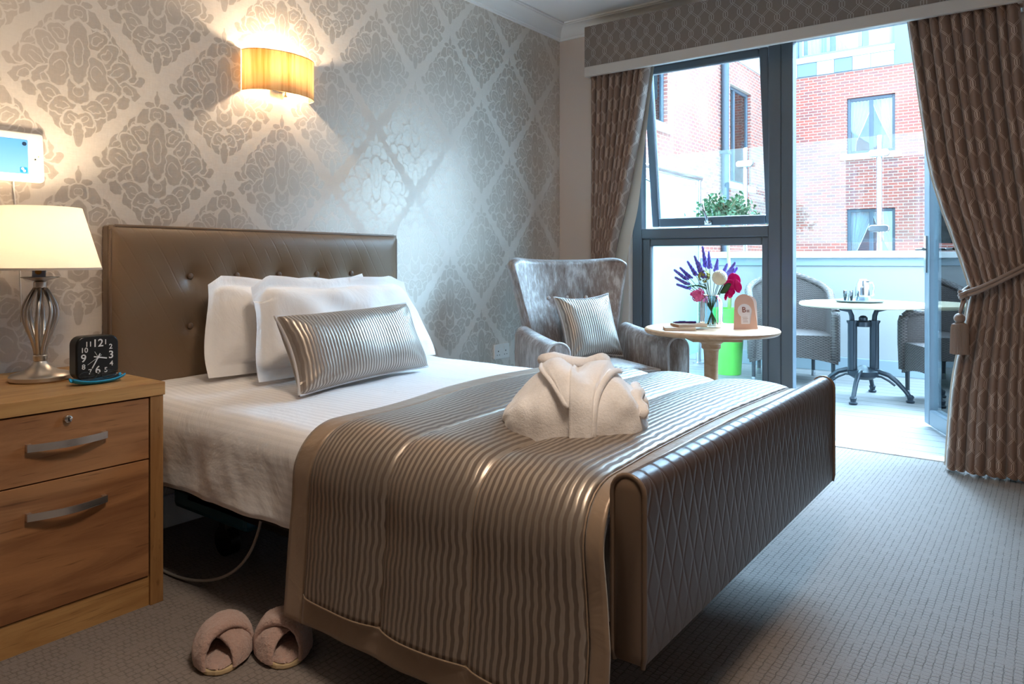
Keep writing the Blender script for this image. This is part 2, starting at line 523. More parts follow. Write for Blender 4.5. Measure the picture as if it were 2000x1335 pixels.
def oak(name, a, b, dark, scale=(1.2, 12, 12)):
    t = MT(name)
    v = t.coord(scale=scale)
    n = t.noise(v, 1.6, 6, 0.6, 1.2)
    n3 = t.noise(t.coord(scale=(scale[0] * 3, scale[1] * 8, scale[2] * 8)), 2.2, 3, 0.6)
    c = t.mix(t.step(n, 0.32, 0.68), srgb(*a), srgb(*b))
    c = t.mix(t.math('MULTIPLY', t.step(n3, 0.58, 0.72), 0.55), c, srgb(*dark))
    vor = t.node('ShaderNodeTexVoronoi'); t.l.new(t.coord(scale=(3, 5, 7)), vor.inputs['Vector']); vor.inputs['Scale'].default_value = 1.0
    c = t.mix(t.math('MULTIPLY', t.step(vor.outputs['Distance'], 0.13, 0.02), 0.7), c, srgb(*dark))
    t.set(color=c, rough=0.45, spec=0.4)
    t.bump(n3, 0.08, 0.002)
    return t.m
M['oak'] = oak('oak', (196, 152, 98), (166, 120, 72), (112, 76, 44))
M['oak_v'] = oak('oak_v', (176, 132, 82), (146, 104, 62), (100, 68, 38), (12, 12, 1.2))
M['oak_drawer'] = oak('oak_drawer', (176, 126, 84), (138, 94, 62), (84, 54, 36), (1.0, 7, 7))
M['beech'] = oak('beech', (222, 182, 145), (205, 160, 122), (180, 135, 100), (1, 10, 14))

def leather(name, col, quilt=None):
    t = MT(name)
    v = t.coord(); n = t.noise(v, 180, 3)
    h = t.math('MULTIPLY', n, 0.10)
    c = srgb(*col)
    if quilt:
        X, Y, Z = t.sep(v)
        pw, ph = quilt
        a = t.math('ADD', t.math('DIVIDE', X, pw), t.math('DIVIDE', Z, ph))
        b = t.math('SUBTRACT', t.math('DIVIDE', X, pw), t.math('DIVIDE', Z, ph))
        e = t.math('MINIMUM', t.math('PINGPONG', t.math('ADD', a, 50), 0.5), t.math('PINGPONG', t.math('ADD', b, 50), 0.5))
        q = t.math('POWER', t.math('MULTIPLY', t.math('MINIMUM', e, 0.16), 6.25), 0.6)
        h = t.math('ADD', h, q)
    t.set(color=c, rough=0.36, spec=0.5)
    t.bump(h, 0.36, 0.004)
    return t.m
M['leather'] = leather('taupe_leather', (112, 92, 76))
M['leather_q'] = leather('quilted_leather', (78, 63, 56), (0.052, 0.135))
def headboard_leather():
    t = MT('headboard_leather')
    v = t.coord(); n = t.noise(v, 180, 3)
    X, Y, Z = t.sep(v)
    a = t.math('ADD', t.math('DIVIDE', X, 0.055), t.math('DIVIDE', Z, 0.10))
    e = t.math('PINGPONG', t.math('ADD', a, 50), 0.5)
    dash = t.step(t.noise(t.coord(scale=(9, 1, 9)), 1.0, 2), 0.40, 0.55)
    q = t.math('MULTIPLY', t.step(e, 0.10, 0.0), dash)
    t.set(color=srgb(122, 100, 78), rough=0.42, spec=0.5)
    t.bump(t.math('SUBTRACT', t.math('MULTIPLY', n, 0.10), t.math('MULTIPLY', q, 0.5)), 0.28, 0.003)
    return t.m
M['leather_h'] = headboard_leather()

def cotton(name, col, stripe=True, amt=0.35, sc=3.0):
    t = MT(name)
    v = t.coord(); n = t.noise(v, sc, 5, 0.55, 0.6)
    w = t.noise(v, 500, 2)
    h = t.math('ADD', t.math('MULTIPLY', n, 1.0), t.math('MULTIPLY', w, 0.02))
    r = 0.75
    if stripe:
        X, Y, Z = t.sep(v)
        s = t.step(t.math('PINGPONG', t.math('MULTIPLY', t.sep(t.coord('UV'))[0], 1.86), 0.012), 0.0055, 0.0065)
        r = t.mixf(s, 0.55, 0.8)
        c = t.mix(s, srgb(*col), srgb(*[k * 0.965 for k in col]))
    else:
        c = srgb(*col)
    t.set(color=c, rough=r, sheen=0.15, spec=0.3)
    t.bump(h, amt, 0.03)
    return t.m
M['sheet'] = cotton('sateen_sheet', (240, 238, 240), amt=0.5)
M['pillowcase'] = cotton('pillowcase', (242, 240, 240), False, 0.45, 5)
M['mattress'] = simple('mattress', (215, 210, 205), 0.9)

def stripe_silk(name, pitch, kind='UV', axis=1, dark=(100, 86, 76), lite=(176, 163, 150), wig=0.17, wsc=26):
    t = MT(name)
    v = t.coord(kind); u, w, _ = t.sep(v)
    a, b = (w, u) if axis == 1 else (u, w)
    # a: across the stripes, b: along them
    nn = t.noise(t.comb(t.math('MULTIPLY', a, 14), t.math('MULTIPLY', b, wsc), 0.0), 1.0, 1, 0.4)
    ph = t.math('ADD', t.math('DIVIDE', a, pitch), t.math('MULTIPLY', nn, wig * 4))
    q = t.math('PINGPONG', t.math('ADD', ph, 100), 0.5)
    s = t.step(q, 0.20, 0.30)
    fine = t.noise(t.comb(t.math('MULTIPLY', a, 900), t.math('MULTIPLY', b, 60), 0.0), 1.0, 2)
    c = t.mix(s, srgb(*dark), srgb(*lite))
    c = t.mix(t.math('MULTIPLY', fine, 0.25), c, srgb(90, 75, 65))
    t.set(color=c, metal=t.mixf(s, 0.08, 0.65), rough=t.mixf(s, 0.55, 0.36), sheen=0.1)
    t.bump(t.math('ADD', t.math('MULTIPLY', t.step(q, 0.05, 0.45), 1.0), t.math('MULTIPLY', fine, 0.15)), 0.35, 0.002)
    return t.m
M['throw'] = stripe_silk('throw_stripe', 0.0168)
M['cushion_silk'] = stripe_silk('cushion_stripe', 0.0135, axis=0, dark=(132, 118, 108), lite=(196, 184, 172), wig=0.12, wsc=22)
def satin(name, col):
    t = MT(name)
    v = t.coord(scale=(1, 1, 1)); n = t.noise(v, 9, 4, 0.5, 0.5)
    t.set(color=srgb(*col), rough=0.42, metal=0.25, sheen=0.2)
    t.bump(n, 0.4, 0.02)
    return t.m
M['satin'] = satin('taupe_satin', (150, 127, 106))

def velvet():
    t = MT('crushed_velvet')
    v = t.coord(scale=(1, 1, 0.22)); n = t.noise(v, 60, 5, 0.7, 0.4)
    n2 = t.noise(t.coord(scale=(1, 1, 0.6)), 7, 3, 0.6, 0.8)
    f = t.math('ADD', t.math('MULTIPLY', n, 0.55), t.math('MULTIPLY', n2, 0.45))
    c = t.ramp(f, [(0.36, srgb(112, 92, 84)), (0.5, srgb(150, 136, 130)), (0.62, srgb(196, 188, 186))])
    t.set(color=c, rough=0.5, sheen=0.7, sheenr=0.35, metal=0.15)
    t.bump(f, 0.5, 0.006)
    return t.m
M['velvet'] = velvet()
def fleece(name, col, sc, st, dist):
    t = MT(name); v = t.coord()
    n = t.noise(v, sc, 4, 0.7, 0.3); n2 = t.noise(v, 14, 3)
    t.set(color=t.mix(n, srgb(*[c * 0.9 for c in col]), srgb(*col)), rough=0.95, sheen=0.6, sheenr=0.5, spec=0.15)
    t.bump(t.math('ADD', n, t.math('MULTIPLY', n2, 1.5)), st, dist)
    return t.m
M['robe'] = fleece('fleece_robe', (252, 247, 246), 150, 0.35, 0.006)
M['fur'] = fleece('pink_fur', (212, 176, 164), 120, 0.9, 0.008)
M['fur_shaded'] = fleece('pink_fur_shaded', (176, 152, 148), 120, 0.9, 0.008)  # the same pink fur with dimmer light mixed into its colour; unused

def brick():
    t = MT('red_brick')
    X, Y, Z = t.sep(t.coord())
    g = t.node('ShaderNodeNewGeometry'); nx = t.sep(g.outputs['Normal'])[0]
    side = t.math('GREATER_THAN', t.math('ABSOLUTE', nx), 0.5)
    h = t.mixf(side, X, Y)
    b = t.node('ShaderNodeTexBrick', offset=0.5)
    t.l.new(t.comb(h, Z, 0.0), b.inputs['Vector'])
    b.inputs['Scale'].default_value = 1.0; b.inputs['Brick Width'].default_value = 0.225; b.inputs['Row Height'].default_value = 0.075
    b.inputs['Mortar Size'].default_value = 0.007; b.inputs['Mortar Smooth'].default_value = 0.1; b.inputs['Bias'].default_value = -0.25
    b.inputs['Color1'].default_value = srgb(156, 88, 78); b.inputs['Color2'].default_value = srgb(112, 84, 84); b.inputs['Mortar'].default_value = srgb(178, 168, 162)
    n = t.noise(t.comb(h, Z, 0.0), 0.5, 4)
    c = t.mix(t.step(n, 0.35, 0.9), b.outputs[0], srgb(150, 118, 108))
    t.set(color=c, rough=0.9, spec=0.1)
    return t.m
M['brick'] = brick()
def decking():
    t = MT('deck_boards')
    X, Y, Z = t.sep(t.coord())
    q = t.math('PINGPONG', t.math('ADD', X, 10), 0.0725)
    gap = t.step(q, 0.005, 0.0025)
    fine = t.step(t.math('PINGPONG', t.math('ADD', X, 10), 0.012), 0.003, 0.001)
    n = t.noise(t.coord(scale=(14, 1, 1)), 2, 4)
    c = t.mix(n, srgb(122, 122, 122), srgb(148, 149, 150))
    c = t.mix(t.math('MULTIPLY', fine, 0.15), c, srgb(150, 150, 150))
    c = t.mix(gap, c, srgb(70, 75, 78))
    t.set(color=c, rough=0.6)
    t.bump(t.math('SUBTRACT', 1.0, gap), 0.4, 0.004)
    return t.m
M['deck'] = decking()
def wicker():
    t = MT('grey_wicker')
    u, w, _ = t.sep(t.coord('UV'))
    row = t.math('FLOOR', t.math('DIVIDE', w, 0.011))
    sh = t.math('MULTIPLY', t.math('MODULO', t.math('ABSOLUTE', row), 2.0), 0.017)
    a = t.math('PINGPONG', t.math('ADD', t.math('ADD', u, 10), sh), 0.017)
    b = t.math('PINGPONG', t.math('ADD', w, 11.0), 0.0055)
    hu = t.math('SINE', t.math('MULTIPLY', a, pi / 0.017 / 1.0 * 0.5))
    hv = t.step(b, 0.0006, 0.003)
    h = t.math('MULTIPLY', t.math('ADD', t.math('MULTIPLY', hu, 0.8), 0.2), hv)
    n = t.noise(t.coord('UV', scale=(30, 90, 1)), 1, 2)
    c = t.mix(h, srgb(48, 42, 42), t.mix(n, srgb(92, 80, 76), srgb(136, 126, 122)))
    t.set(color=c, rough=0.55)
    t.bump(h, 0.8, 0.006)
    return t.m
M['wicker'] = wicker()
def screen_mat():
    t = MT('tablet_screen')
    X, Y, Z = t.sep(t.coord())
    n = t.step(Z, -0.07, 0.07)
    c = t.mix(n, srgb(120, 175, 220), srgb(85, 150, 205))
    t.set(color=(0.02, 0.02, 0.02, 1), rough=0.15, emis=c, emis_s=0.9)
    return t.m
M['screen'] = screen_mat()
M['icon_dark'] = simple('icon_dark', (35, 60, 90), 0.3)
M['icon_blue'] = simple('icon_blue', (20, 110, 215), 0.3, emis=srgb(20, 110, 215), emis_s=0.5)
M['seam'] = simple('seam', (20, 14, 10), 0.9)
# ================================================================ the room shell
XW, YW, ZC = 4.12, 2.676, 2.56          # window wall, bed wall, ceiling height
XB, YB = -1.6, -0.95                    # walls behind and beside the camera
OY0, OY1, OZ = 0.20, 2.157, 2.28        # glazed opening

struct(link('floor', Geo().box(XB - .1, 4.165, YB - .1, YW + .1, -0.12, 0), M['carpet']))
struct(link('ceiling', Geo().box(XB - .1, XW + .14, YB - .1, YW + .1, ZC, ZC + .12), M['ceiling_paint']))
struct(link('wall_left', Geo().box(XB - .1, XW, YW, YW + .12, 0, ZC), M['wallpaper']), 'damask wallpapered wall behind the bed')
g = Geo()
for (y0, y1, z0, z1) in ((YB - .1, OY0, 0, ZC), (OY1, YW + .12, 0, ZC), (OY0, OY1, OZ, ZC)):
    g.box(XW, XW + .15, y0, y1, z0, z1)
struct(link('wall_far', g, M['beige_paint']))
struct(link('wall_right', Geo().box(XB - .1, XW + .1, YB - .12, YB, 0, ZC), M['taupe_paint']))
struct(link('wall_back', Geo().box(XB - .12, XB, YB, YW, 0, ZC), M['taupe_paint']))

def cornice_profile():
    pts = [(0, -0.09), (0.012, -0.09), (0.014, -0.078)]
    for k in range(9):
        a = pi / 2 * k / 8
        pts.append((0.085 - 0.065 * cos(a) , -0.075 + 0.06 * sin(a)))
    pts += [(0.088, -0.010), (0.100, -0.010), (0.100, 0), (0, 0)]
    return pts
cp = cornice_profile()
g = Geo(); n = len(cp)      # along the bed wall, mitred at the corner
vs = [(XB, YW - d, ZC + z) for d, z in cp] + [(XW - d, YW - d, ZC + z) for d, z in cp]
g.add(vs, [(k, (k + 1) % n, n + (k + 1) % n, n + k) for k in range(n)] + [tuple(range(n)), tuple(range(2 * n - 1, n - 1, -1))])
struct(link('trim_1', g, M['white_paint'], auto=30), 'white moulded ceiling cornice above the wallpaper')
g = Geo()
vs = [(XW - d, YB, ZC + z) for d, z in cp] + [(XW - d, YW - d, ZC + z) for d, z in cp]
g.add(vs, [(k, (k + 1) % n, n + (k + 1) % n, n + k) for k in range(n)] + [tuple(range(n)), tuple(range(2 * n - 1, n - 1, -1))])
struct(link('trim_2', g, M['white_paint'], auto=30), 'white moulded ceiling cornice above the window')
struct(link('baseboard_left', Geo().box(XB, XW, YW - .018, YW, 0, .12), M['white_paint'], bevel=.004))
struct(link('baseboard_far', Geo().box(XW - .018, XW, OY1 + .01, YW - .018, 0, .12), M['white_paint'], bevel=.004))
struct(link('trim_3', Geo().box(4.165, 4.262, OY0, OY1, -0.10, 0.006), M['white_paint'], bevel=.002), 'pale threshold strip between carpet and decking')

# ---------------- glazed screen: window on the left, door opening on the right
win = thing('window_1', 'dark grey framed window with an opening top light over a fixed pane', 'window', (4.17, 1.7, 0.006))
del win['category']; del win['label']; struct(win)
LX, LY = 4.17, 1.7
def W(x0, x1, y0, y1, z0, z1, g=None):
    g = g or Geo(); return g.box(x0 - LX, x1 - LX, y0 - LY, y1 - LY, z0 - .006, z1 - .006)
g = W(4.17, 4.24, 2.093, OY1, .006, OZ - .004)
W(4.17, 4.24, 1.232, 1.302, .006, OZ - .004, g)
W(4.17, 4.24, 1.302, 2.093, 2.222, OZ - .004, g)
W(4.17, 4.24, 1.302, 2.093, 1.135, 1.198, g)
W(4.17, 4.24, 1.302, 2.093, .006, .07, g)
link('window_frame', g, M['grey_frame'], win, bevel=.006)
g = W(4.180, 4.235, 2.038, 2.0925, .071, 1.134)
W(4.180, 4.235, 1.3025, 1.342, .071, 1.134, g); W(4.180, 4.235, 1.342, 2.038, 1.088, 1.134, g); W(4.180, 4.235, 1.342, 2.038, .071, .135, g)
link('glazing_bead', g, M['grey_frame'], win, bevel=.008)
link('lower_pane', W(4.204, 4.210, 1.342, 2.038, .135, 1.088), M['pane'], win)
# top-hung sash, pushed out at the bottom
sash = thing('opening_sash', '', 'x'); del sash['label']; del sash['category']
sash.parent = win; sash.location = (4.200 - LX, 0, 2.216 - .006); sash.rotation_euler = (0, radians(-7.3), 0)
sh, sy0, sy1 = 1.010, 1.308 - LY, 2.086 - LY
g = Geo().box(-.025, .025, sy0, sy0 + .05, -sh, 0).box(-.025, .025, sy1 - .05, sy1, -sh, 0)
g.box(-.025, .025, sy0 + .05, sy1 - .05, -.05, 0).box(-.025, .025, sy0 + .05, sy1 - .05, -sh, -sh + .055)
link('sash_frame', g, M['grey_frame'], sash, bevel=.008)
link('sash_pane', Geo().box(-.003, .003, sy0 + .05, sy1 - .05, -sh + .055, -.05), M['pane'], sash)
g = Geo().box(-.052, -.026, -.02, .02, -sh + .01, -sh + .035)
g.tube([(-.045, 0, -sh + .02), (-.055, .004, -sh + .05), (-.062, .014, -sh + .09), (-.064, .022, -sh + .135)], lambda t: .009 - .004 * t, 8)
link('handle', g, M['chrome'], sash, smooth=True, label='polished lever window handle')
g = Geo().tube([(.02, sy1 + .004, -.72), (-.028, sy1 + .018, -.70)], .004, 6)
link('stay', g, M['dark_metal'], sash)

dfr = thing('door_1', '', 'door', (4.17, .7, 0.006)); del dfr['category']; del dfr['label']; struct(dfr)
LX, LY = 4.17, .7
g = W(4.17, 4.24, 1.166, 1.2315, .006, OZ - .004)
W(4.17, 4.24, OY0 + .001, .262, .006, OZ - .004, g); W(4.17, 4.24, .262, 1.166, 2.222, OZ - .004, g)
link('door_frame', g, M['grey_frame'], dfr, bevel=.006)
leaf = thing('door_leaf', '', 'x'); del leaf['label']; del leaf['category']
leaf.parent = dfr; leaf.location = (4.262 - LX, .245 - LY, 0); leaf.rotation_euler = (0, 0, radians(25))
dl, dh = .86, 2.20
g = Geo().box(0, .085, -.03, .03, .012, dh).box(dl - .085, dl, -.03, .03, .012, dh)
g.box(.085, dl - .085, -.03, .03, .012, .105).box(.085, dl - .085, -.03, .03, dh - .085, dh)
link('leaf_frame', g, M['grey_frame'], leaf, bevel=.008)
link('leaf_pane', Geo().box(.085, dl - .085, -.004, .004, .105, dh - .085), M['pane'], leaf)
g = Geo().box(dl - .060, dl - .025, .0305, .040, .92, 1.14).tube([(dl - .043, .04, 1.06), (dl - .043, .085, 1.06), (dl - .16, .085, 1.06)], .009, 8)
g.box(dl - .060, dl - .025, -.040, -.0305, .92, 1.14).tube([(dl - .043, -.04, 1.06), (dl - .043, -.085, 1.06), (dl - .16, -.085, 1.06)], .009, 8)
link('door_handle', g, M['chrome'], leaf, auto=35)

# ================================================================ the terrace outside
struct(link('deck', Geo().box(4.27, 7.03, -3.0, 5.9, -0.16, -0.004), M['deck']), 'pale grey deck boards of the roof terrace')
struct(link('ground', Geo().box(-6, 40, -25, 30, -6.3, -6.2), M['stone']), 'paving far below')
struct(link('wall_terrace', Geo().box(7.05, 7.26, -3.0, 6.0, -6.2, 1.02), M['render_white']), 'white rendered terrace parapet')
struct(link('trim_4', Geo().box(7.005, 7.049, -3.0, 6.0, -0.003, .128), M['band_grey'], bevel=.003), 'grey skirting at the foot of the parapet')
struct(link('trim_5', Geo().box(7.00, 7.30, -3.0, 6.0, 1.022, 1.082), M['coping'], bevel=.004), 'white coping along the parapet')
struct(link('trim_6', Geo().box(7.035, 7.0495, -3.0, 6.0, .950, 1.0215), M['band_grey'], bevel=.003), 'grey metal flashing under the coping')

bal = thing('glass_balustrade', 'clear glass balustrade on steel posts above the white parapet', 'railing', (7.15, 1.25, 1.083))
for k, y in enumerate((-1.15, 0.05, 1.254, 2.457, 3.66)):
    p = link('post', Geo().lathe([(.024, 0), (.024, 1.02), (.018, 1.03)], (0, y - 1.25, 0), 16), M['steel'], bal, auto=40)
    for z in (.20, .87):
        g = Geo().prism(rrect(.17, .062, .028, 5), -.02, .02, Matrix.Translation((-.012, y - 1.25, z)) @ Matrix.Rotation(pi / 2, 4, 'Z') @ Matrix.Rotation(pi / 2, 4, 'X'))
        link('clamp', g, M['steel'], p, bevel=.006)
for y in (-.55, .652, 1.855, 3.058):
    link('glass_panel', Geo().box(.012, .022, y - 1.25 - .57, y - 1.25 + .57, .08, 1.03), M['balustrade_glass'], bal)

ps = thing('privacy_screen', 'frosted glass privacy screen with a steel rail at the terrace end', 'screen', (5.5, 2.78, -.003))
link('frosted_panel', Geo().box(-1.22, 1.22, -.006, .006, .11, 1.70), M['frosted'], ps)
link('rail', Geo().tube([(-1.22, 0, 1.80), (1.30, 0, 1.80)], .03, 16), M['steel'], ps, auto=40)
for x in (-1.2, .02, 1.26):
    link('post', Geo().lathe([(.055, 0), (.055, .012), (.024, .014), (.024, 1.79)], (x, 0, 0), 16), M['steel'], ps, auto=40)

# ---------------- brick building across the courtyard
bld = thing('brick_building', 'red brick block with grey framed windows and pale top-floor cladding', 'building', (20.3, 6.06, -6.2))
BX, BY, BZ = 20.3, 6.06, -6.2
def holed(g, a0, a1, z0, z1, holes, mk):
    As = sorted({a0, a1, *[h[0] for h in holes], *[h[1] for h in holes]}); Zs = sorted({z0, z1, *[h[2] for h in holes], *[h[3] for h in holes]})
    for i in range(len(As) - 1):
        for j in range(len(Zs) - 1):
            ca, cz = (As[i] + As[i + 1]) / 2, (Zs[j] + Zs[j + 1]) / 2
            if not any(h[0] < ca < h[1] and h[2] < cz < h[3] for h in holes): mk(g, As[i], As[i + 1], Zs[j], Zs[j + 1])
    return g
CW = [(3.20, 4.33, 3.74, 5.19), (3.20, 4.33, .87, 2.32)]
CD = [(16.6, 18.05, 2.82, 5.12), (12.0, 13.2, 3.63, 5.5)]
CU = (3.22, 5.55, 6.42, 8.2)
mkC = lambda g, a, b, z, w: g.box(0, .4, a - BY, b - BY, z - BZ, w - BZ)
mkD = lambda g, a, b, z, w: g.box(a - BX, b - BX, 0, .4, z - BZ, w - BZ)
g = holed(Geo(), -14, 6.46, -6.2, 5.885, CW, mkC)
holed(g, 6.0, 20.3, -6.2, 5.74, CD, mkD)
link('brick_wall', g, M['brick'], bld)
g = holed(Geo(), -14, 6.06, 5.886, 8.7, [CU], lambda g, a, b, z, w: g.box(-.03, .4, a - BY, b - BY, z - BZ, w - BZ))
link('cladding', g, M['panel_grey'], bld, label='smooth grey cladding of the top floor')
g = Geo().box(6.0 - BX, -.03, -.03, .4, 5.742 - BZ, 8.7 - BZ)
link('cladding', g, M['panel_white'], bld)
ys = [3.22, 3.75, 4.18, 4.62, 5.05, 5.55, 6.02]
for k in range(6):
    link('cladding_panel', Geo().box(-.06, -.031, ys[k] - BY + .006, ys[k + 1] - BY - .006, 5.90 - BZ, 6.24 - BZ), M['panel_white' if k in (0, 1, 3, 5) else 'panel_grey'], bld)
link('window_ledge', Geo().box(-.10, -.031, 3.2 - BY, 5.95 - BY, 6.25 - BZ, 6.40 - BZ), M['panel_white'], bld, bevel=.01)
def drape(g, a0, a1, z0, z1, d, folds, tie=None, side=1):
    """a gathered net curtain; tie = fraction of the width left at half height"""
    def fn(a, b):
        z = z1 + (z0 - z1) * b
        wd = 1.0
        if tie: wd = 1 - (1 - tie) * min(1, (b / .8)) ** 1.2
        aa = (a0 + (a1 - a0) * a * wd) if side > 0 else (a1 - (a1 - a0) * a * wd)
        return (aa, d + .035 * sin(a * folds * 2 * pi), z)
    return g.grid(fn, folds * 8 + 1, 10)
def bwindow(a0, a1, z0, z1, face, mulls=(), curtains='tied', frame='facade_frame', sill=True):
    R = (lambda g: g.apply(Matrix.Translation((0, -BY, -BZ)) @ Matrix(((0, 1, 0, 0), (1, 0, 0, 0), (0, 0, 1, 0), (0, 0, 0, 1))))) if face == 'C' else (lambda g: g.apply(Matrix.Translation((-BX, 0, -BZ))))
    e = .004
    f = Geo().box(a0 + e, a0 + .08, .08, .15, z0 + e, z1 - e).box(a1 - .08, a1 - e, .08, .15, z0 + e, z1 - e).box(a0 + .08, a1 - .08, .08, .15, z1 - .08, z1 - e).box(a0 + .08, a1 - .08, .08, .15, z0 + e, z0 + .08)
    for m in mulls: f.box(m - .045, m + .045, .08, .15, z0 + .08, z1 - .08)
    fo = link('window', R(f), M[frame], bld, bevel=.008)
    link('pane', R(Geo().box(a0 + .08, a1 - .08, .11, .118, z0 + .08, z1 - .08)), M['facade_pane'], fo)
    link('room_shade_panel', R(Geo().box(a0 - .2, a1 + .2, 1.3, 1.35, z0 - .3, z1 + .3)), M['room_shade'], fo)  # dark panel whose colour stands for the shade of the unlit room
    mid = (a0 + a1) / 2
    if curtains == 'tied':
        link('net_curtain', R(drape(Geo(), a0 + .05, mid + .02, z0 + .05, z1 - .06, .30, 6, .22, 1)), M['net'], fo, smooth=True)
        link('net_curtain', R(drape(Geo(), mid - .02, a1 - .05, z0 + .05, z1 - .06, .30, 6, .22, -1)), M['net'], fo, smooth=True)
    elif curtains == 'side':
        link('net_curtain', R(drape(Geo(), a0 + .05, a0 + .45, z0 + .05, z1 - .06, .30, 4, .7, 1)), M['net'], fo, smooth=True)
    else:
        for (p, q) in curtains: link('net_curtain', R(drape(Geo(), p, q, z0 + .05, z1 - .05, .30, 5, .85, 1)), M['net'], fo, smooth=True)
    if sill: link('stone_sill', R(Geo().box(a0 - .15, a1 + .15, -.08, .40, z0 - .15, z0 - .002)), M['stone'], bld, bevel=.012)
bwindow(*CW[0], 'C', ((CW[0][0] + CW[0][1]) / 2,))
bwindow(*CW[1], 'C', ((CW[1][0] + CW[1][1]) / 2,))
bwindow(*CD[0], 'D', (17.1,), 'side'); bwindow(*CD[1], 'D', (12.6,), 'side')
bwindow(*CU, 'C', (4.02, 4.80), [(3.3, 3.95), (4.1, 4.75), (4.9, 5.45)], 'facade_frame_light', False)
g = Geo().tube([(16.05 - BX, -.09, -6 - BZ), (16.05 - BX, -.09, 8.6 - BZ)], .085, 12)
for z in (3.4, 0.5, 6.3): g.box(15.93 - BX, 16.17 - BX, -.19, -.001, z - BZ, z + .06 - BZ)
link('drainpipe', g, M['facade_frame'], bld, auto=40)

# ---------------- potted standard tree
tree = thing('potted_tree', 'small leafy tree with a bare stem in a bright green pot', 'potted plant', (6.30, 2.31, -.003))
link('pot', Geo().lathe([(.0, 0), (.10, 0), (.104, .01), (.140, .57), (.146, .58), (.130, .58), (.128, .53), (0, .53)], n=36), M['green_pot'], tree, auto=40)
link('trunk', Geo().tube([(0, 0, .5), (.004, -.01, .75), (-.006, .0, 1.0), (.004, .012, 1.22), (0, .03, 1.42)], lambda t: .017 - .004 * t, 8), M['trunk'], tree, smooth=True)
rr = random.Random(3)
gb, gl = Geo(), Geo()
for k in range(80):
    a = rr.uniform(0, 2 * pi); el = rr.uniform(-.15, 1.25); L = rr.uniform(.12, .31)
    d = Vector((cos(a) * cos(el), sin(a) * cos(el), sin(el) * .8))
    p0 = Vector((0, .03, 1.385)); p1 = p0 + d * L
    gb.tube([p0, p0 + d * L * .5 + Vector((0, 0, .01)), p1], lambda t: .004 - .0025 * t, 5)
    for q in range(16):
        t = rr.uniform(.35, 1.08); c = p0 + d * L * t + Vector([rr.gauss(0, .018) for _ in range(3)])
        ax = Vector([rr.gauss(0, 1) for _ in range(3)]).normalized(); up = Vector([rr.gauss(0, 1) for _ in range(3)]).normalized()
        s = ax.cross(up).normalized() * .015; l = rr.uniform(.034, .052)
        nn = ax.cross(s).normalized() * .004
        gl.add([c, c + ax * l * .5 + s + nn, c + ax * l, c + ax * l * .5 - s + nn], [(0, 1, 2), (0, 2, 3)])
link('branches', gb, M['trunk'], tree, smooth=True)
link('foliage', gl, M['leaf'], tree)

# ---------------- terrace table
TX, TY = 5.78, 1.12
tt = thing('bistro_table', 'round pale topped bistro table on a fluted cast iron base', 'table', (TX, TY, -.003))
link('tabletop', Geo().lathe([(0, .668), (.425, .668), (.435, .674), (.437, .682), (.433, .692), (.425, .696), (0, .696)], n=64), M['pale_wood_top'], tt, auto=40)
g = Geo().box(-.20, .20, -.02, .02, .656, .667).box(-.02, .02, -.20, .20, .655, .6665).apply(Matrix.Rotation(THETA, 4, 'Z'))
for k in range(2):
    a = THETA - pi / 2 + k * pi
    g.tube([(.080 * cos(a), .080 * sin(a), .55), (.084 * cos(a), .084 * sin(a), .60), (.10 * cos(a), .10 * sin(a), .64), (.165 * cos(a), .165 * sin(a), .655)], .018, 8)
g.lathe([(0, .52), (.052, .52), (.052, .555), (.030, .565), (.030, .585), (.018, .598), (0, .602)], n=20)
link('top_bracket', g, M['cast_iron'], tt, auto=40)
for k in range(2):
    a = THETA - pi / 2 + k * pi; cx, cy = .080 * cos(a), .080 * sin(a)
    prof = []
    vs = []; nn = 32; zs = [(.205, 1.0), (.22, 1.0), (.54, 1.0), (.555, 1.25), (.565, 1.25)]
    for z, s in zs:
        for q in range(nn):
            w = 2 * pi * q / nn; r = (.030 + .0026 * cos(w * 9)) * s
            vs.append((cx + r * cos(w), cy + r * sin(w), z))
    fs = [(j * nn + q, j * nn + (q + 1) % nn, (j + 1) * nn + (q + 1) % nn, (j + 1) * nn + q) for j in range(len(zs) - 1) for q in range(nn)]
    fs += [tuple(range(nn - 1, -1, -1)), tuple((len(zs) - 1) * nn + q for q in range(nn))]
    link('column', Geo().add(vs, fs), M['cast_iron'], tt, auto=50)
link('hub', Geo().lathe([(0, .14), (.06, .14), (.10, .165), (.108, .20), (.06, .215), (.02, .235), (.0, .24)], n=20), M['cast_iron'], tt, auto=40)
for k in range(4):
    a = k * pi / 2 - radians(1)
    def q(r, z): return (r * cos(a), r * sin(a), z)
    g = Geo().tube([q(.06, .195), q(.11, .20), (q(.17, .18)), q(.22, .14), q(.27, .085), q(.30, .045)], lambda t: .019 - .004 * t, 8)
    g.tube([q(.06, .165), q(.12, .165), q(.17, .14), q(.21, .11)], .008, 6)
    g.lathe([(.0, .0), (.026, .0), (.030, .012), (.018, .02), (.024, .045), (.016, .055), (0, .058)], (.305 * cos(a), .305 * sin(a), 0), 12)
    link('foot', g, M['cast_iron'], tt, auto=45)

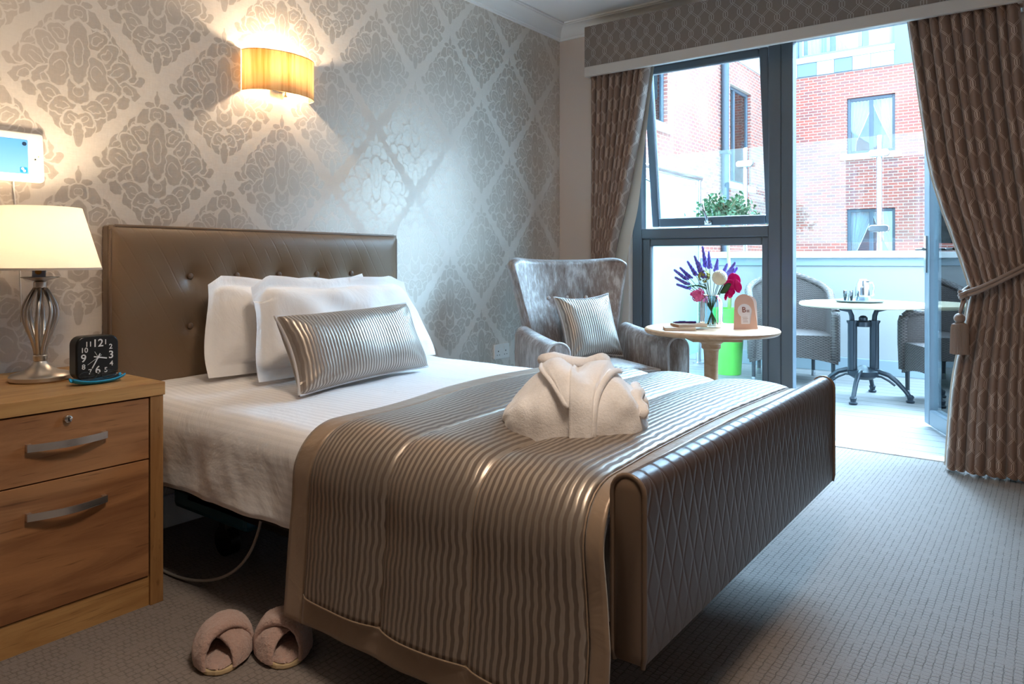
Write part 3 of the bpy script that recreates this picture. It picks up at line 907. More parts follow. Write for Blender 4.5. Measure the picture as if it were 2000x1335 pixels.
# ---------------- wicker tub chairs
def wicker_chair(loc, rz, label):
    t = thing('wicker_armchair', label, 'chair', loc, rz, 'wicker armchairs at the terrace table')
    t.scale = (1.12, 1.10, 1.0)
    # plan: half ellipse round the back; x across, y depth (front at y=+)
    hw, dp = .30, .28
    def plan(s):                      # s 0..1 from the front of one arm round to the other
        if s < .25: k = s / .25; return (-hw, .28 - .28 * k)
        if s > .75: k = (s - .75) / .25; return (hw, .28 * k)
        a = pi * (s - .25) / .5; return (-hw * cos(a), -dp * sin(a))
    def top(s):
        k = 1 - abs(s - .5) * 2
        return .615 + .285 * (max(0, (k - .22)) / .78) ** .9 if k > .22 else .60 + .015 * min(1, k / .1) if k > .02 else .585
    def shell(off, z0, z1f):
        def fn(a, b):
            x, y = plan(a); z1 = z1f(a); z = z0 + (z1 - z0) * b
            lean = .06 * max(0, (z - .4)) / .5
            L = sqrt(x * x + y * y) or 1
            sc = 1 + off / .3
            return (x * sc * (1 + lean * .6), y * (sc if y < 0 else 1) - (lean if y < 0 else 0) , z)
        return fn
    g = Geo()
    ln = 1.6
    U = lambda a, b: (a * ln, b * .6)
    g.grid(shell(0, .35, top), 49, 14, U)
    g.grid(shell(-.035, .35, top), 49, 14, U)
    # rolled rim
    rim = []
    for k in range(49):
        s = k / 48; p0 = shell(0, .35, top)(s, 1); p1 = shell(-.035, .35, top)(s, 1)
        rim.append(((p0[0] + p1[0]) / 2, (p0[1] + p1[1]) / 2, p0[2] + .003))
    o = link('backrest', g, M['wicker'], t, smooth=True)
    g = Geo().tube(rim, .028, 10)
    for sx in (-1, 1):
        g.tube([(sx * .283, .285, .59), (sx * .283, .297, .55), (sx * .283, .297, .40), (sx * .283, .29, .20)], .030, 10)
    m = len(g.v)
    for k, f in enumerate(g.f): g.uv[k] = [(g.v[i][0] + g.v[i][1], g.v[i][2]) for i in f]
    link('woven_rim', g, M['wicker'], t, smooth=True)
    g = Geo()
    def seat(a, b):
        x = (-1 + 2 * a); y = (-1 + 2 * b)
        X = x * .27 * sqrt(max(0, 1 - (min(0, y) ** 2) * .7)) ; Y = .29 * y + .0
        return (X, Y, .40 + .012 * (1 - x * x) * (1 - y * y))
    g.grid(seat, 17, 17, lambda a, b: (a * .55, b * .55))
    def apron(a, b):
        x = -.30 + .60 * a
        zb = .17 + .05 * (1 - (x / .30) ** 2)
        return (x, .295, .40 + (zb - .40) * b)
    g.grid(apron, 17, 8, lambda a, b: (a * .6, b * .22))
    def skirt(a, b):
        x, y = plan(a); zb = .17 + .04 * (1 - (2 * (a * 3 % 1) - 1) ** 2)
        return (x, y, .36 + (zb - .36) * b)
    g.grid(skirt, 49, 8, lambda a, b: (a * ln, b * .2))
    link('seat', g, M['wicker'], t, smooth=False, solid=.012)
    for (x, y) in ((-.27, .27), (.27, .27), (-.20, -.20), (.20, -.20)):
        l = link('leg', Geo().lathe([(.013, .05), (.015, .25)], (x, y, 0), 10), M['dark_metal'], t, auto=40)
        link('foot_cap', Geo().lathe([(.014, 0), (.015, .004), (.015, .05)], (x, y, 0), 10), M['steel'], l, auto=40)
    return t
wicker_chair((6.35, 1.81, -.003), radians(112), 'grey wicker armchair nearest the green pot, left of the bistro table')
wicker_chair((5.93, .46, -.003), radians(31), 'grey wicker armchair behind the open glass door, right of the bistro table')

# ---------------- tray, jug, tumbler
tr = thing('serving_tray', 'oval steel serving tray on the bistro table', 'tray', (5.76, 1.14, .694))
g = Geo().lathe([(0, 0), (.13, 0), (.15, .004), (.168, .016), (.172, .016), (.155, .001), (.13, -.0008)], n=48)
g = Geo().lathe([(0, .0005), (.13, .0005), (.15, .004), (.170, .018), (.172, .017), (.153, .0025), (.13, 0), (0, 0)], n=48, sx=1.0, sy=1.0)
link('tray_dish', g, M['tray_metal'], tr, smooth=True)
jg = thing('insulated_jug', 'polished steel insulated jug standing on the tray', 'jug', (5.77, 1.12, .6955))
link('jug_body', Geo().lathe([(0, 0), (.046, 0), (.050, .006), (.051, .06), (.049, .10), (.043, .135), (.034, .152), (.034, .158), (.026, .166), (0, .168)], n=32), M['steel'], jg, smooth=True)
g = Geo().tube([(.040, -.028, .135), (.060, -.048, .140), (.070, -.058, .115), (.068, -.055, .05), (.048, -.036, .03)], .007, 8)
link('handle', g, M['steel'], jg, smooth=True)
link('spout', Geo().prism([(-.012, 0), (.012, 0), (0, .022)], .145, .158, Matrix.Rotation(radians(150), 4, 'Z') @ Matrix.Translation((0, .032, 0))), M['steel'], jg, bevel=.002)
tg = link('glass_tumbler', Geo().lathe([(0, 0), (.029, 0), (.034, .085), (.032, .085), (.0275, .006), (0, .006)], n=24), M['vase_glass'], smooth=True)
place(tg, (5.70, 1.205, .6955)); tag(tg, 'clear glass tumbler beside the steel jug', 'glass')
# ================================================================ window dressing
pel = thing('pelmet', 'patterned taupe fabric pelmet with a plain silk trim above the window', 'pelmet', (3.92, 1.2375, 2.146))
PY0, PY1 = .115, 2.36
hl = (PY1 - PY0) / 2
g = Geo()
def uvbox(g, x0, x1, y0, y1, z0, z1):
    g.add([(x0, y1, z0), (x0, y0, z0), (x0, y0, z1), (x0, y1, z1)], [(0, 1, 2, 3)], [(-y1, z0), (-y0, z0), (-y0, z1), (-y1, z1)])
    g.add([(x0, y0, z0), (x1, y0, z0), (x1, y0, z1), (x0, y0, z1)], [(0, 1, 2, 3)], [(x0, z0), (x1, z0), (x1, z1), (x0, z1)])
    g.add([(x1, y1, z0), (x0, y1, z0), (x0, y1, z1), (x1, y1, z1)], [(0, 1, 2, 3)], [(x1, z0), (x0, z0), (x0, z1), (x1, z1)])
    g.add([(x1, y0, z0), (x1, y1, z0), (x1, y1, z1), (x1, y0, z1)], [(0, 1, 2, 3)], [(0, 0)] * 4)
    g.add([(x0, y0, z1), (x1, y0, z1), (x1, y1, z1), (x0, y1, z1)], [(0, 1, 2, 3)], [(0, 0)] * 4)
    g.add([(x0, y1, z0), (x1, y1, z0), (x1, y0, z0), (x0, y0, z0)], [(0, 1, 2, 3)], [(0, 0)] * 4)
uvbox(g, 0, .022, -hl, hl, .062, .312)
uvbox(g, .022, .198, -hl, -hl + .02, .062, .312)
uvbox(g, .022, .198, hl - .02, hl, .062, .312)
uvbox(g, .022, .198, -hl + .02, hl - .02, .292, .312)
link('pelmet_board', g, M['pelmet'], pel)
g = Geo().box(-.004, .026, -hl - .003, hl + .003, 0, .0618).box(.026, .196, -hl - .003, -hl + .02, 0, .0618).box(.026, .196, hl - .02, hl + .003, 0, .0618)
link('silk_trim', g, M['trim_silk'], pel, bevel=.006)

def curtain(name, label, yl, yr, zt, zb, n, amp, width, root, x0=4.0, seed=1, hang=None):
    """yl, yr: tables z -> y of the two edges; folds run from edge to edge"""
    t = thing(name, label, 'curtain', (x0, root, 0), 0, 'patterned curtains at the window')
    rr = random.Random(seed)
    ph = [rr.uniform(-.35, .35) for _ in range(n + 2)]; am = [rr.uniform(.75, 1.2) for _ in range(n + 2)]
    nu, nv = n * 16 + 1, 70
    def fn(a, b):
        z = zt + (zb - zt) * b
        l, r = smooth_interp(yl, z), smooth_interp(yr, z)
        i = min(n - 1, int(a * n))
        A = amp(z) * (am[i] + (am[i + 1] - am[i]) * (a * n - i))
        k = a + .010 * sin(a * 31 + z * .8)
        w = a * n * 2 * pi + .35 * sin(z * 1.7 + ph[0]) + ph[0]
        y = l + (r - l) * max(0, min(1, k)) + .22 * A * sin(w)
        x = -A * (2.0 * abs(sin(w / 2)) - 1.0) + (hang(y, z) if hang else 0)
        return (x, y - root, z if b < .999 else z + .006 * sin(w))
    g = Geo().grid(fn, nu, nv, lambda a, b: (a * width, (zt + (zb - zt) * b)))
    c = link('curtain_cloth', g, M['curtain'], t, smooth=True)
    return t, fn
# right curtain: straight head, caught back at 0.85 m, flaring to the floor
RL = [(.03, .418), (.40, .391), (.569, .366), (.80, .325), (.86, .318), (.95, .34), (1.141, .399), (1.241, .431), (1.435, .482), (1.66, .514), (1.926, .549), (2.18, .582)]
RR = [(.02, .02), (.5, .03), (.9, .04), (1.3, .06), (1.8, .11), (2.18, .135)]
def ampR(z): return .048 + .012 * exp(-((z - .86) / .3) ** 2) * -1 + .010 * max(0, (.6 - z))
ct, fnR = curtain('curtain', 'taupe trellis-patterned curtain held back by a tasselled rope beside the open door', RL, RR, 2.19, .018, 10, ampR, 1.45, .3, seed=4)
def edge_lining(t, fn, w, dz, n=60, name='lining'):
    pass
# lining turned out along the leading edge
def linR(a, b):
    p = fnR(.0, b); q = fnR(.14, b)
    return (4.0 * 0 + .045, p[1] + .012 * (1 - a) + (q[1] - p[1]) * a, p[2])
link('lining', Geo().grid(linR, 8, 60), M['lining'], ct, smooth=True)
# left curtain
LR = [(.02, 2.20), (.7, 2.20), (1.029, 2.205), (1.341, 2.125), (1.751, 2.035), (2.166, 1.962), (2.2, 1.958)]
LL = [(.02, 2.345), (1.03, 2.342), (2.2, 2.352)]
ct2, fnL = curtain('curtain', 'taupe trellis-patterned curtain drawn to the corner behind the armchair', LL, LR, 2.19, .018, 9, lambda z: .042, 1.25, 2.2, seed=9)
def linL(a, b):
    p = fnL(1.0, b); q = fnL(.75, b); z = p[2]
    ex = .012 + .075 * exp(-((z - 1.15) / .5) ** 2)
    return (p[0] + .012 + .02 * a, p[1] - ex * (1 - a) + (q[1] - p[1]) * a * .9, z)
link('lining', Geo().grid(linL, 8, 60), M['lining'], ct2, smooth=True)

# rope tie-back with tassel
tb = thing('tassel_tieback', 'twisted taupe rope tie-back with a fringed tassel round the right curtain', 'tie-back', (3.93, .325, .80))
def bez(p, n=24):
    P = [Vector(q) for q in p]; out = []
    for k in range(n + 1):
        t = k / n; Q = P[:]
        while len(Q) > 1: Q = [Q[i].lerp(Q[i + 1], t) for i in range(len(Q) - 1)]
        out.append(Q[0])
    return out
g = Geo()
for dz, dx in ((0, 0), (.018, -.004)):
    g.tube(bez([(.0, .012, .035 + dz), (-.035, -.05, .050 + dz), (-.030, -.13, .10 + dz), (-.01, -.26, .19 + dz), (.12, -.36, .25 + dz)]), .0085, 8)
    g.tube(bez([(.0, .012, .035 + dz), (.06, .03, .045 + dz), (.13, -.02, .07 + dz), (.16, -.2, .16 + dz), (.13, -.36, .25 + dz)]), .0085, 8)
for a0 in (0, 2.1, 4.2):
    g.tube([(.0 + .016 * cos(a0 + k * .55), .012 + .016 * sin(a0 + k * .55), .025 + .004 * k) for k in range(9)], .009, 8)
link('rope', g, M['rope'], tb, smooth=True)
g = Geo().tube([(.0, .014, .03), (.004, .022, -.01), (.0, .028, -.045)], .006, 8).tube([(.004, .005, .03), (-.004, .014, -.01), (.0, .026, -.045)], .006, 8)
link('cord', g, M['rope'], tb, smooth=True)
link('tassel_ball', Geo().ball((0, .028, -.068), .024, 20, 12), M['rope'], tb, smooth=True)
g = Geo()
nn = 72
prof = [(.016, -.088), (.030, -.096), (.034, -.11), (.036, -.15), (.037, -.20), (.038, -.232)]
vs = []
for r, z in prof:
    for k in range(nn):
        w = 2 * pi * k / nn; q = r + (.0018 if k % 2 else -.0010)
        vs.append((q * cos(w), .028 + q * sin(w), z + (.003 * nz(k * .7, 1) if z < -.22 else 0)))
fs = [(j * nn + k, j * nn + (k + 1) % nn, (j + 1) * nn + (k + 1) % nn, (j + 1) * nn + k) for j in range(len(prof) - 1) for k in range(nn)]
fs += [tuple(range(nn)), tuple(range(len(vs) - 1, len(vs) - nn - 1, -1))]
link('fringe', Geo().add(vs, fs), M['rope'], tb)

# ================================================================ the bed
HX0, HX1, HY = 1.180, 2.550, 2.610
bed = thing('double_bed', 'double bed with buttoned taupe leather headboard and quilted leather footboard', 'bed', (1.865, 1.6, 0))
bx, by = 1.865, 1.6
# headboard: padded front with button dimples
BT = [(1.472 + .196 * k, .940) for k in range(5)] + [(1.472 + .196 * k, .753) for k in range(5)]
hw, hz0, hz1 = (HX1 - HX0) / 2, .28, 1.123
def hbf(a, b):
    x = HX0 + (HX1 - HX0) * a; z = hz0 + (hz1 - hz0) * b
    e = min(a * 1.37, (1 - a) * 1.37, (1 - b) * .843 + 0, .2)
    d = -.030 * (1 - exp(-e / .03)) if e > 0 else 0
    for (px, pz) in BT:
        rr_ = sqrt((x - px) ** 2 + (z - pz) ** 2)
        d += .030 * exp(-(rr_ / .050) ** 1.3)
    d += .0015 * nz(x * 9, z * 9)
    return (x - bx, HY + d + .012 - by, z)
g = Geo().grid(hbf, 150, 92, lambda a, b: (a, b))
hb = link('headboard', g, M['leather_h'], bed, smooth=True)
link('headboard_core', Geo().box(HX0 - bx, HX1 - bx, HY + .014 - by, HY + .062 - by, hz0, hz1), M['leather'], hb, bevel=.008, seg=3)
pp = [(HX0 + .004 - bx, HY + .010 - by, hz0)] + [(HX0 + .004 - bx, HY + .010 - by, hz1 - .02), (HX0 + .02 - bx, HY + .010 - by, hz1 - .003), (HX1 - .02 - bx, HY + .010 - by, hz1 - .003), (HX1 - .004 - bx, HY + .010 - by, hz1 - .02), (HX1 - .004 - bx, HY + .010 - by, hz0)]
link('piping', Geo().tube(pp, .006, 8), M['leather'], hb, smooth=True)
for (px, pz) in BT[:5] + BT[5:6]:
    link('button', Geo().ball((px - bx, HY + .004 - by, pz), (.012, .007, .012), 14, 8), M['leather'], hb, smooth=True)
# footboard: rounded roll top, quilted
FY0, FY1, FZ0, FZ1 = .585, .650, .272, .612
cy, hr = (FY0 + FY1) / 2, (FY1 - FY0) / 2
def fsec(n=10):
    pts = [(FY0 + .004, FZ0), (FY0, FZ0 + .02)]
    pts += [(FY0, FZ0 + (FZ1 - hr - FZ0) * k / 6) for k in range(1, 6)]
    pts += [(cy - hr * cos(pi * k / n), FZ1 - hr + hr * sin(pi * k / n)) for k in range(n + 1)]
    pts += [(FY1, FZ0 + (FZ1 - hr - FZ0) * (1 - k / 6)) for k in range(1, 6)] + [(FY1, FZ0 + .02), (FY1 - .004, FZ0)]
    return pts
fs_ = fsec()
FX0, FX1 = 1.178, 2.560
g = Geo(); N = 60
g.grid(lambda a, b: (FX0 + .006 + (FX1 - FX0 - .012) * a - bx, fs_[round(b * (len(fs_) - 1))][0] - by, fs_[round(b * (len(fs_) - 1))][1]), N, len(fs_), closev=True)
fb = link('footboard', g, M['leather_q'], bed, smooth=True, auto=60)
for xe, s in ((FX0, -1), (FX1, 1)):
    vs = [(xe + s * -.004 - bx, y - by, z) for y, z in fs_]; n = len(vs)
    ins = [(xe + s * .004 - bx, cy + (y - cy) * .72 - by, (z - .44) * .96 + .44) for y, z in fs_]
    g = Geo().add(vs + ins, [(k, (k + 1) % n, n + (k + 1) % n, n + k) for k in range(n)] + [tuple(range(n, 2 * n))])
    link('end_panel', g, M['leather'], fb, auto=50)
    link('piping', Geo().tube([(xe - bx, y - by, z) for y, z in fs_], .005, 8), M['leather'], fb, smooth=True)
# frame, castors, mattress
g = Geo().box(HX0 + .06 - bx, HX1 - .06 - bx, .66 - by, 2.60 - by, .25, .285)
link('bed_frame', g, M['black_matt'], bed, bevel=.004)
link('underbed_cover', Geo().box(1.34 - bx, 2.3 - bx, 2.05 - by, 2.5 - by, .13, .245), M['teal_plastic'], bed, bevel=.02)
g = Geo().box(1.34 - bx, 1.39 - bx, .9 - by, 2.4 - by, .17, .21).box(2.32 - bx, 2.37 - bx, .9 - by, 2.4 - by, .17, .21).box(1.39 - bx, 2.32 - bx, 1.9 - by, 1.95 - by, .17, .21)
link('lifting_frame', g, M['black_matt'], bed, bevel=.005)
for (x, y) in ((1.40, 2.25), (2.30, 2.25), (1.40, .98), (2.30, .98)):
    g = Geo().box(x - .02 - bx, x + .02 - bx, y - .02 - by, y + .02 - by, .09, .249)
    l = link('leg', g, M['black_matt'], bed, bevel=.003)
    link('castor', Geo().tube([(x - .018 - bx, y - by, .052), (x + .018 - bx, y - by, .052)], .05, 20), M['black_plastic'], l, auto=40)
link('mattress', Geo().box(HX0 + .03 - bx, HX1 - .03 - bx, .67 - by, 2.585 - by, .287, .525), M['mattress'], bed, bevel=.05, seg=4)
cb = link('power_cable', Geo().tube(bez([(1.27, 1.86, .27), (1.25, 1.87, .10), (1.22, 1.95, .01), (1.20, 2.16, .007), (1.19, 2.22, .007), (1.20, 2.34, .008)], 30), .0045, 8), M['cable'], smooth=True)
tag(cb, 'pale power cable curving down from under the bed to the carpet', 'cable')

# ---- bedclothes: one section across the bed, swept along it
SN, SF, ST, SR = 1.168, 2.540, .553, .085
def section(s, off, hemN, hemF, R=SR):
    """s: 0 near hem .. 1 far hem (by length) -> (x, z, nx, nz, length from the near hem)"""
    r = R
    L1 = ST - r - hemN; L2 = pi / 2 * r; L3 = (SF - SN) - 2 * r; L5 = ST - r - hemF
    T = L1 + 2 * L2 + L3 + L5; d = s * T
    if d < L1: x, z, nx, nzz = SN, hemN + d, -1, 0
    elif d < L1 + L2:
        a = (d - L1) / r; x, z, nx, nzz = SN + r - r * cos(a), ST - r + r * sin(a), -cos(a), sin(a)
    elif d < L1 + L2 + L3:
        k = d - L1 - L2; x, z, nx, nzz = SN + r + k, ST + .012 * sin(pi * k / L3), 0, 1
    elif d < L1 + 2 * L2 + L3:
        a = (d - L1 - L2 - L3) / r; x, z, nx, nzz = SF - r + r * sin(a), ST - r + r * cos(a), sin(a), cos(a)
    else:
        k = d - L1 - 2 * L2 - L3; x, z, nx, nzz = SF, ST - r - k, 1, 0
    return x + nx * off, z + nzz * off, nx, nzz, d, T
# a denser spacing round the corners is not needed: plain fine grid
def duvet(a, b):
    y = .662 + (2.592 - .662) * b
    x, z, nx, nzz, d, T = section(a, 0, .305, .305)
    side = max(0, min(1, (ST - .03 - z) / .15))
    hang = max(0, min(1, (ST - z) / .25))
    w = .014 * nz(y * 3.3, z * 2.5, 1.0) * side + .010 * nz(y * 7 + z * 5, z * 6, 4.0) * side + .005 * nz(y * 17 - z * 9, z * 9, 14.0) * side
    # soft folds falling from the pillow end
    w += .010 * sin(y * 21 + 2.4 * nz(y * 2, 0)) * side * max(0, min(1, (y - 1.5) / .8))
    w += .004 * nz(x * 5, y * 5, 2) * (1 - side) + .0025 * nz(x * 14, y * 9, 7)
    w += .012 * hang
    top = max(0, nzz) * (.030 * exp(-((y - 2.45) / .22) ** 2))
    zz = z + nzz * w + top * 0.4
    if nzz < .3: zz += .008 * nz(y * 4, 3) * hang
    return (x + nx * w - 1.865, y - 1.6, zz)
dv = link('duvet', Geo().grid(duvet, 130, 150), M['sheet'], None, smooth=True, solid=.008)
place(dv, (1.865, 1.6, 0)); tag(dv, 'white sateen duvet cover spread over the bed and hanging down its side', 'duvet')

# ---- quilted bed throw
TH0, TH1 = .660, 1.535
seams = [.700, .955, 1.205, 1.467]
thr = thing('bed_throw', 'quilted taupe and silver wavy-striped throw across the foot of the bed', 'bed throw', (1.865, 1.1, 0))
HN = .118
def throw_pt(a, y, lift=0.0):
    x, z, nx, nzz, d, T = section(a, .022 + lift, HN, .30, .10)
    p = 0
    for s0, s1 in zip(seams, seams[1:]):
        if s0 <= y <= s1: p = .024 * (abs(sin(pi * (y - s0) / (s1 - s0)))) ** .42
    if y < seams[0] or y > seams[-1]: p = .006
    side = max(0, min(1, (ST - .05 - z) / .2))
    if d < .065 or d > T - .065: p = .006 + .35 * max(0, p - .006) * 0
    flare = .030 * max(0, (.40 - z) / .28) ** 1.3 if nx < 0 else 0
    w = p + .005 * nz(y * 4, d * 3, 5) + .004 * nz(y * 11, d * 7, 8) * side + .010 * nz(y * 2.2, d * 1.3, 3) * side
    yy = y
    hang = max(0, min(1, (ST - z) / .25))
    yy = y + (-.028 * hang if y < 1.0 else 0) * (1 - (y - TH0) / .34 if y < 1.0 else 0)
    if nx <= 0 and y > 1.2: yy += .012 * sin(d * 7) * (y - 1.2) / .33
    yy += max(0, x - 1.4) * .085 * max(0, (y - 1.2) / .33)       # the head edge lies slightly skew
    return (x + nx * (w + flare) - 1.865, yy - 1.1, z + nzz * w - (0.0 if d > .02 else 0))
sx, sz, _, _, _, TT = section(0, 0, HN, .30, .10)
bw = .066 / TT
ug = lambda lo, hi: (lambda a, b: ((lo + (hi - lo) * a) * TT, 0))
def panel(a0, a1, y0, y1, nu, nv):
    fn = lambda a, b: throw_pt(a0 + (a1 - a0) * a, y0 + (y1 - y0) * b)
    uv = lambda a, b: ((a0 + (a1 - a0) * a) * TT, y0 + (y1 - y0) * b)
    return Geo().grid(fn, nu, nv, uv)
link('quilted_panel', panel(bw, 1 - bw, seams[0], seams[-1], 170, 190), M['throw'], thr, smooth=True, solid=.006)
g = Geo()
for q in (panel(0, 1, seams[-1], TH1, 180, 7), panel(0, 1, TH0, seams[0], 180, 6), panel(0, bw, seams[0], seams[-1], 8, 70), panel(1 - bw, 1, seams[0], seams[-1], 8, 70)):
    o = len(g.v); g.v += q.v; g.f += [tuple(i + o for i in f) for f in q.f]
link('border', g, M['satin'], thr, smooth=True, solid=.008, label='plain taupe satin border')
for s in seams:
    path = [throw_pt(bw + (1 - 2 * bw) * k / 90, s, .0035) for k in range(91)]
    link('stitching', Geo().tube(path, .0022, 5), M['satin'], thr, smooth=True)
path = [throw_pt(bw, seams[0] + (seams[-1] - seams[0]) * k / 40, .0035) for k in range(41)]
link('stitching', Geo().tube(path, .0022, 5), M['satin'], thr, smooth=True)

# ---- pillows and cushions
def cushion_geo(w, h, t, pinch=.06, flange=0.0, seed=0, crumple=.006, n=46, power=.42, droop=None):
    """local: x width, z height, y thickness; front at -y"""
    def side(sgn):
        def fn(a, b):
            u, v = 2 * a - 1, 2 * b - 1
            U = u * (w / 2) * (1 - pinch * (1 - abs(u) ** 3 * 0) * (1 - v * v) * abs(u) ** 2)
            V = v * (h / 2) * (1 - pinch * (1 - u * u) * abs(v) ** 2)
            if flange:
                fu = 1 - 2 * flange / w; fv = 1 - 2 * flange / h
                uu, vv = min(1, abs(u) / fu), min(1, abs(v) / fv)
            else: uu, vv = abs(u), abs(v)
            th = t / 2 * ((1 - uu ** 2.6) * (1 - vv ** 2.6)) ** power + .003
            if abs(u) > .999 or abs(v) > .999: th = 0
            y = sgn * th
            r = 1 - max(uu, vv)
            wr = crumple * nz(U * 8 + seed, V * 8, sgn + seed) * (th / (t / 2) + .2)
            # creases running in from the corners
            cr = 0
            for cu in (-1, 1):
                for cv in (-1, 1):
                    d = sqrt((u - cu) ** 2 + (v - cv) ** 2); an = atan2(v - cv, u - cu)
                    cr += crumple * .8 * sin(an * 9 + seed) * exp(-((d - .35) / .25) ** 2)
            y += sgn * (wr + cr * (th / (t / 2)))
            if flange and max(uu, vv) >= 1:
                y += .018 * nz(U * 6 + seed, V * 6, 3.3) * min(1, 1.0)
            p = Vector((U, y, V))
            if droop: p = droop(p, u, v)
            return p
        return fn
    g = Geo()
    UV = lambda a, b: (a * w, b * h)
    g.grid(side(-1), n, n, UV); g.grid(side(1), n, n, UV)
    return g, side
def cushion(name, label, cat, w, h, t, loc, lean, rz, mat, pipe=None, group=None, roll=0, **kw):
    g, side = cushion_geo(w, h, t, **kw)
    th = thing(name, label, cat, loc, rz, group)
    R = Matrix.Translation((0, 0, 0)) @ Matrix.Rotation(radians(-lean), 4, 'X') @ Matrix.Rotation(radians(roll), 4, 'Y') @ Matrix.Translation((0, 0, h / 2))
    g.apply(R)
    link('cushion_cover' if pipe else 'pillow_cover', g, M[mat], th, smooth=True, weld=True)
    if pipe:
        fn = side(-1); n = 40; pts = []
        for k in range(n): pts.append(fn(k / n, 0))
        for k in range(n): pts.append(fn(1, k / n))
        for k in range(n): pts.append(fn(1 - k / n, 1))
        for k in range(n + 1): pts.append(fn(0, 1 - k / n))
        link('piping', Geo().tube([R @ Vector(p) for p in pts], .0045, 8, cap=False), M[pipe], th, smooth=True)
    return th
def slump(p, u, v):
    p.x *= 1 - .055 * v - .02 * v * v
    p.y += -.020 * max(0, -v) ** 2
    p.z += -.022 * (1 - abs(u) ** 2.5) * max(0, v) + .006 * sin(u * 7) * max(0, v)
    return p
def dr1(p, u, v):
    p = slump(p, u, v)
    if u < -.82:                       # the flange flops forward at the open end
        k = (-u - .82) / .18
        p.y -= .014 * k * (1 + .5 * sin(v * 3)); p.x += .008 * k * sin(v * 2.6 + .4)
        if v > .2: p.z -= .05 * k * (v - .2)
    return p
def dr2(p, u, v):
    p = slump(p, u, v)
    if u < -.80:
        k = (-u - .80) / .20
        p.y -= .020 * k * (1 + .6 * sin(v * 3.2 + 1)); p.x += .010 * k * cos(v * 2.8)
        if v > .5: p.z -= .05 * k
    if u > .80:
        k = (u - .80) / .20; p.y += .012 * k * sin(v * 3); p.z -= .05 * k * max(0, v)
    return p
cushion('pillow', 'white pillow standing against the headboard behind the other pillow', 'pillow', .82, .385, .17, (1.835, 2.40, .572), 15, 0, 'pillowcase', group='white bed pillows',
        pinch=.0, flange=.045, seed=3, crumple=.016, droop=dr1, roll=1)
cushion('pillow', 'white pillow in front, its flange folded beside the striped bolster cushion', 'pillow', .86, .395, .19, (1.935, 2.225, .572), 18, radians(1), 'pillowcase', group='white bed pillows',
        pinch=.0, flange=.05, seed=11, crumple=.018, droop=dr2, roll=0)
cushion('bolster_cushion', 'long silver striped cushion with pale piping lying against the white pillows', 'cushion', .66, .27, .15, (1.775, 1.955, .575), 24, radians(5), 'cushion_silk', 'silver_pipe',
        pinch=.075, seed=5, crumple=.006, roll=-1)

# ---- folded bathrobe
rb = thing('bathrobe', 'white fleece bathrobe folded into a bundle on the throw', 'bathrobe', (1.540, .955, .581), THETA - pi / 2 - radians(6))
# local: x to the right of the camera, y away from it
def robe_pt(a, b, off=0.0):
    """a -1..1 across, b 0..1 from the front foot over the top to the back foot"""
    s = 1 if a > 0 else -1
    aa = abs(a)
    wdt = .178 * (a if aa < 1 else s)
    H = (.150 if a < 0 else .146) * max(0, 1 - aa ** 3.2) ** .42
    if a < 0: H *= 1 - .30 * aa ** 1.5
    H += .020 * exp(-((a + .22) / .22) ** 2) - .0 * aa
    D = .145 * max(0, 1 - aa ** 4) ** .40
    th = pi * b
    cx_, cz_ = -cos(th), sin(th)
    y = D * (abs(cx_) ** .75) * (1 if cx_ > 0 else -1)
    z = H * (abs(cz_) ** .62)
    n = .010 * nz(a * 2.6 + 3, b * 4, 2) + .005 * nz(a * 6, b * 9, 6)
    n += .006 * sin(8 * a + 9 * b) * sin(pi * b)
    # the middle sinks into the neck opening
    sink = .030 * exp(-((a - .02) / .14) ** 2) * exp(-((b - .56) / .12) ** 2)
    k = off + n
    return Vector((wdt + k * a * .6, y + k * cx_, max(.002, z + k * cz_ - sink)))
g = Geo().grid(lambda a, b: robe_pt(sin((2 * a - 1) * pi / 2), b), 81, 56)
link('robe_body', g, M['robe'], rb, smooth=True)
def band(center, width, b0, b1, off, n=40, m=14, edge=.006):
    def fn(a, b):
        bb = b0 + (b1 - b0) * b
        c = center(b); w = width(b)
        u = 2 * a - 1
        o = off * (1 - abs(u) ** 6) ** .5 + (edge * exp(-((abs(u) - .86) / .12) ** 2)) * (1 - abs(u) ** 8)
        if a in (0, 1): o = -.004
        e = (1 - b) / .08
        if e < 1: o = o * max(0, e) - .004 * (1 - e)
        return robe_pt(c + w * u / 2, bb, o)
    return Geo().grid(fn, m, n)
# lapels: left one runs up to the left shoulder, right one crosses over it
link('lapel', band(lambda t: (-.05 - .43 * sin(t * pi / 2) ** .8) / 2 - .02, lambda t: .06 + .43 * sin(t * pi / 2) ** .8, .10, .70, .012), M['robe'], rb, smooth=True)
link('lapel', band(lambda t: .085 + .225 * t ** 2.0, lambda t: .32 + .45 * t ** 2.0, .0, .72, .018), M['robe'], rb, smooth=True)
link('collar', Geo().tube([robe_pt(-.40, .60, .02), robe_pt(-.30, .72, .034), robe_pt(-.05, .78, .03), robe_pt(.18, .72, .02), robe_pt(.36, .60, .022)], lambda t: .030 - .006 * abs(2 * t - 1), 12, flat=.7), M['robe'], rb, smooth=True)
for (c0, c1, b0, b1) in ((-.08, -.45, .10, .56), (.24, .60, .0, .50)):
    path = [robe_pt(c0 + (c1 - c0) * (sin(k / 24 * pi / 2) ** .8 if c1 < 0 else (k / 24) ** 2.0), b0 + (b1 - b0) * k / 24, .010) for k in range(25)]
    link('piping', Geo().tube(path, .0075, 8, flat=.8), M['robe'], rb, smooth=True)
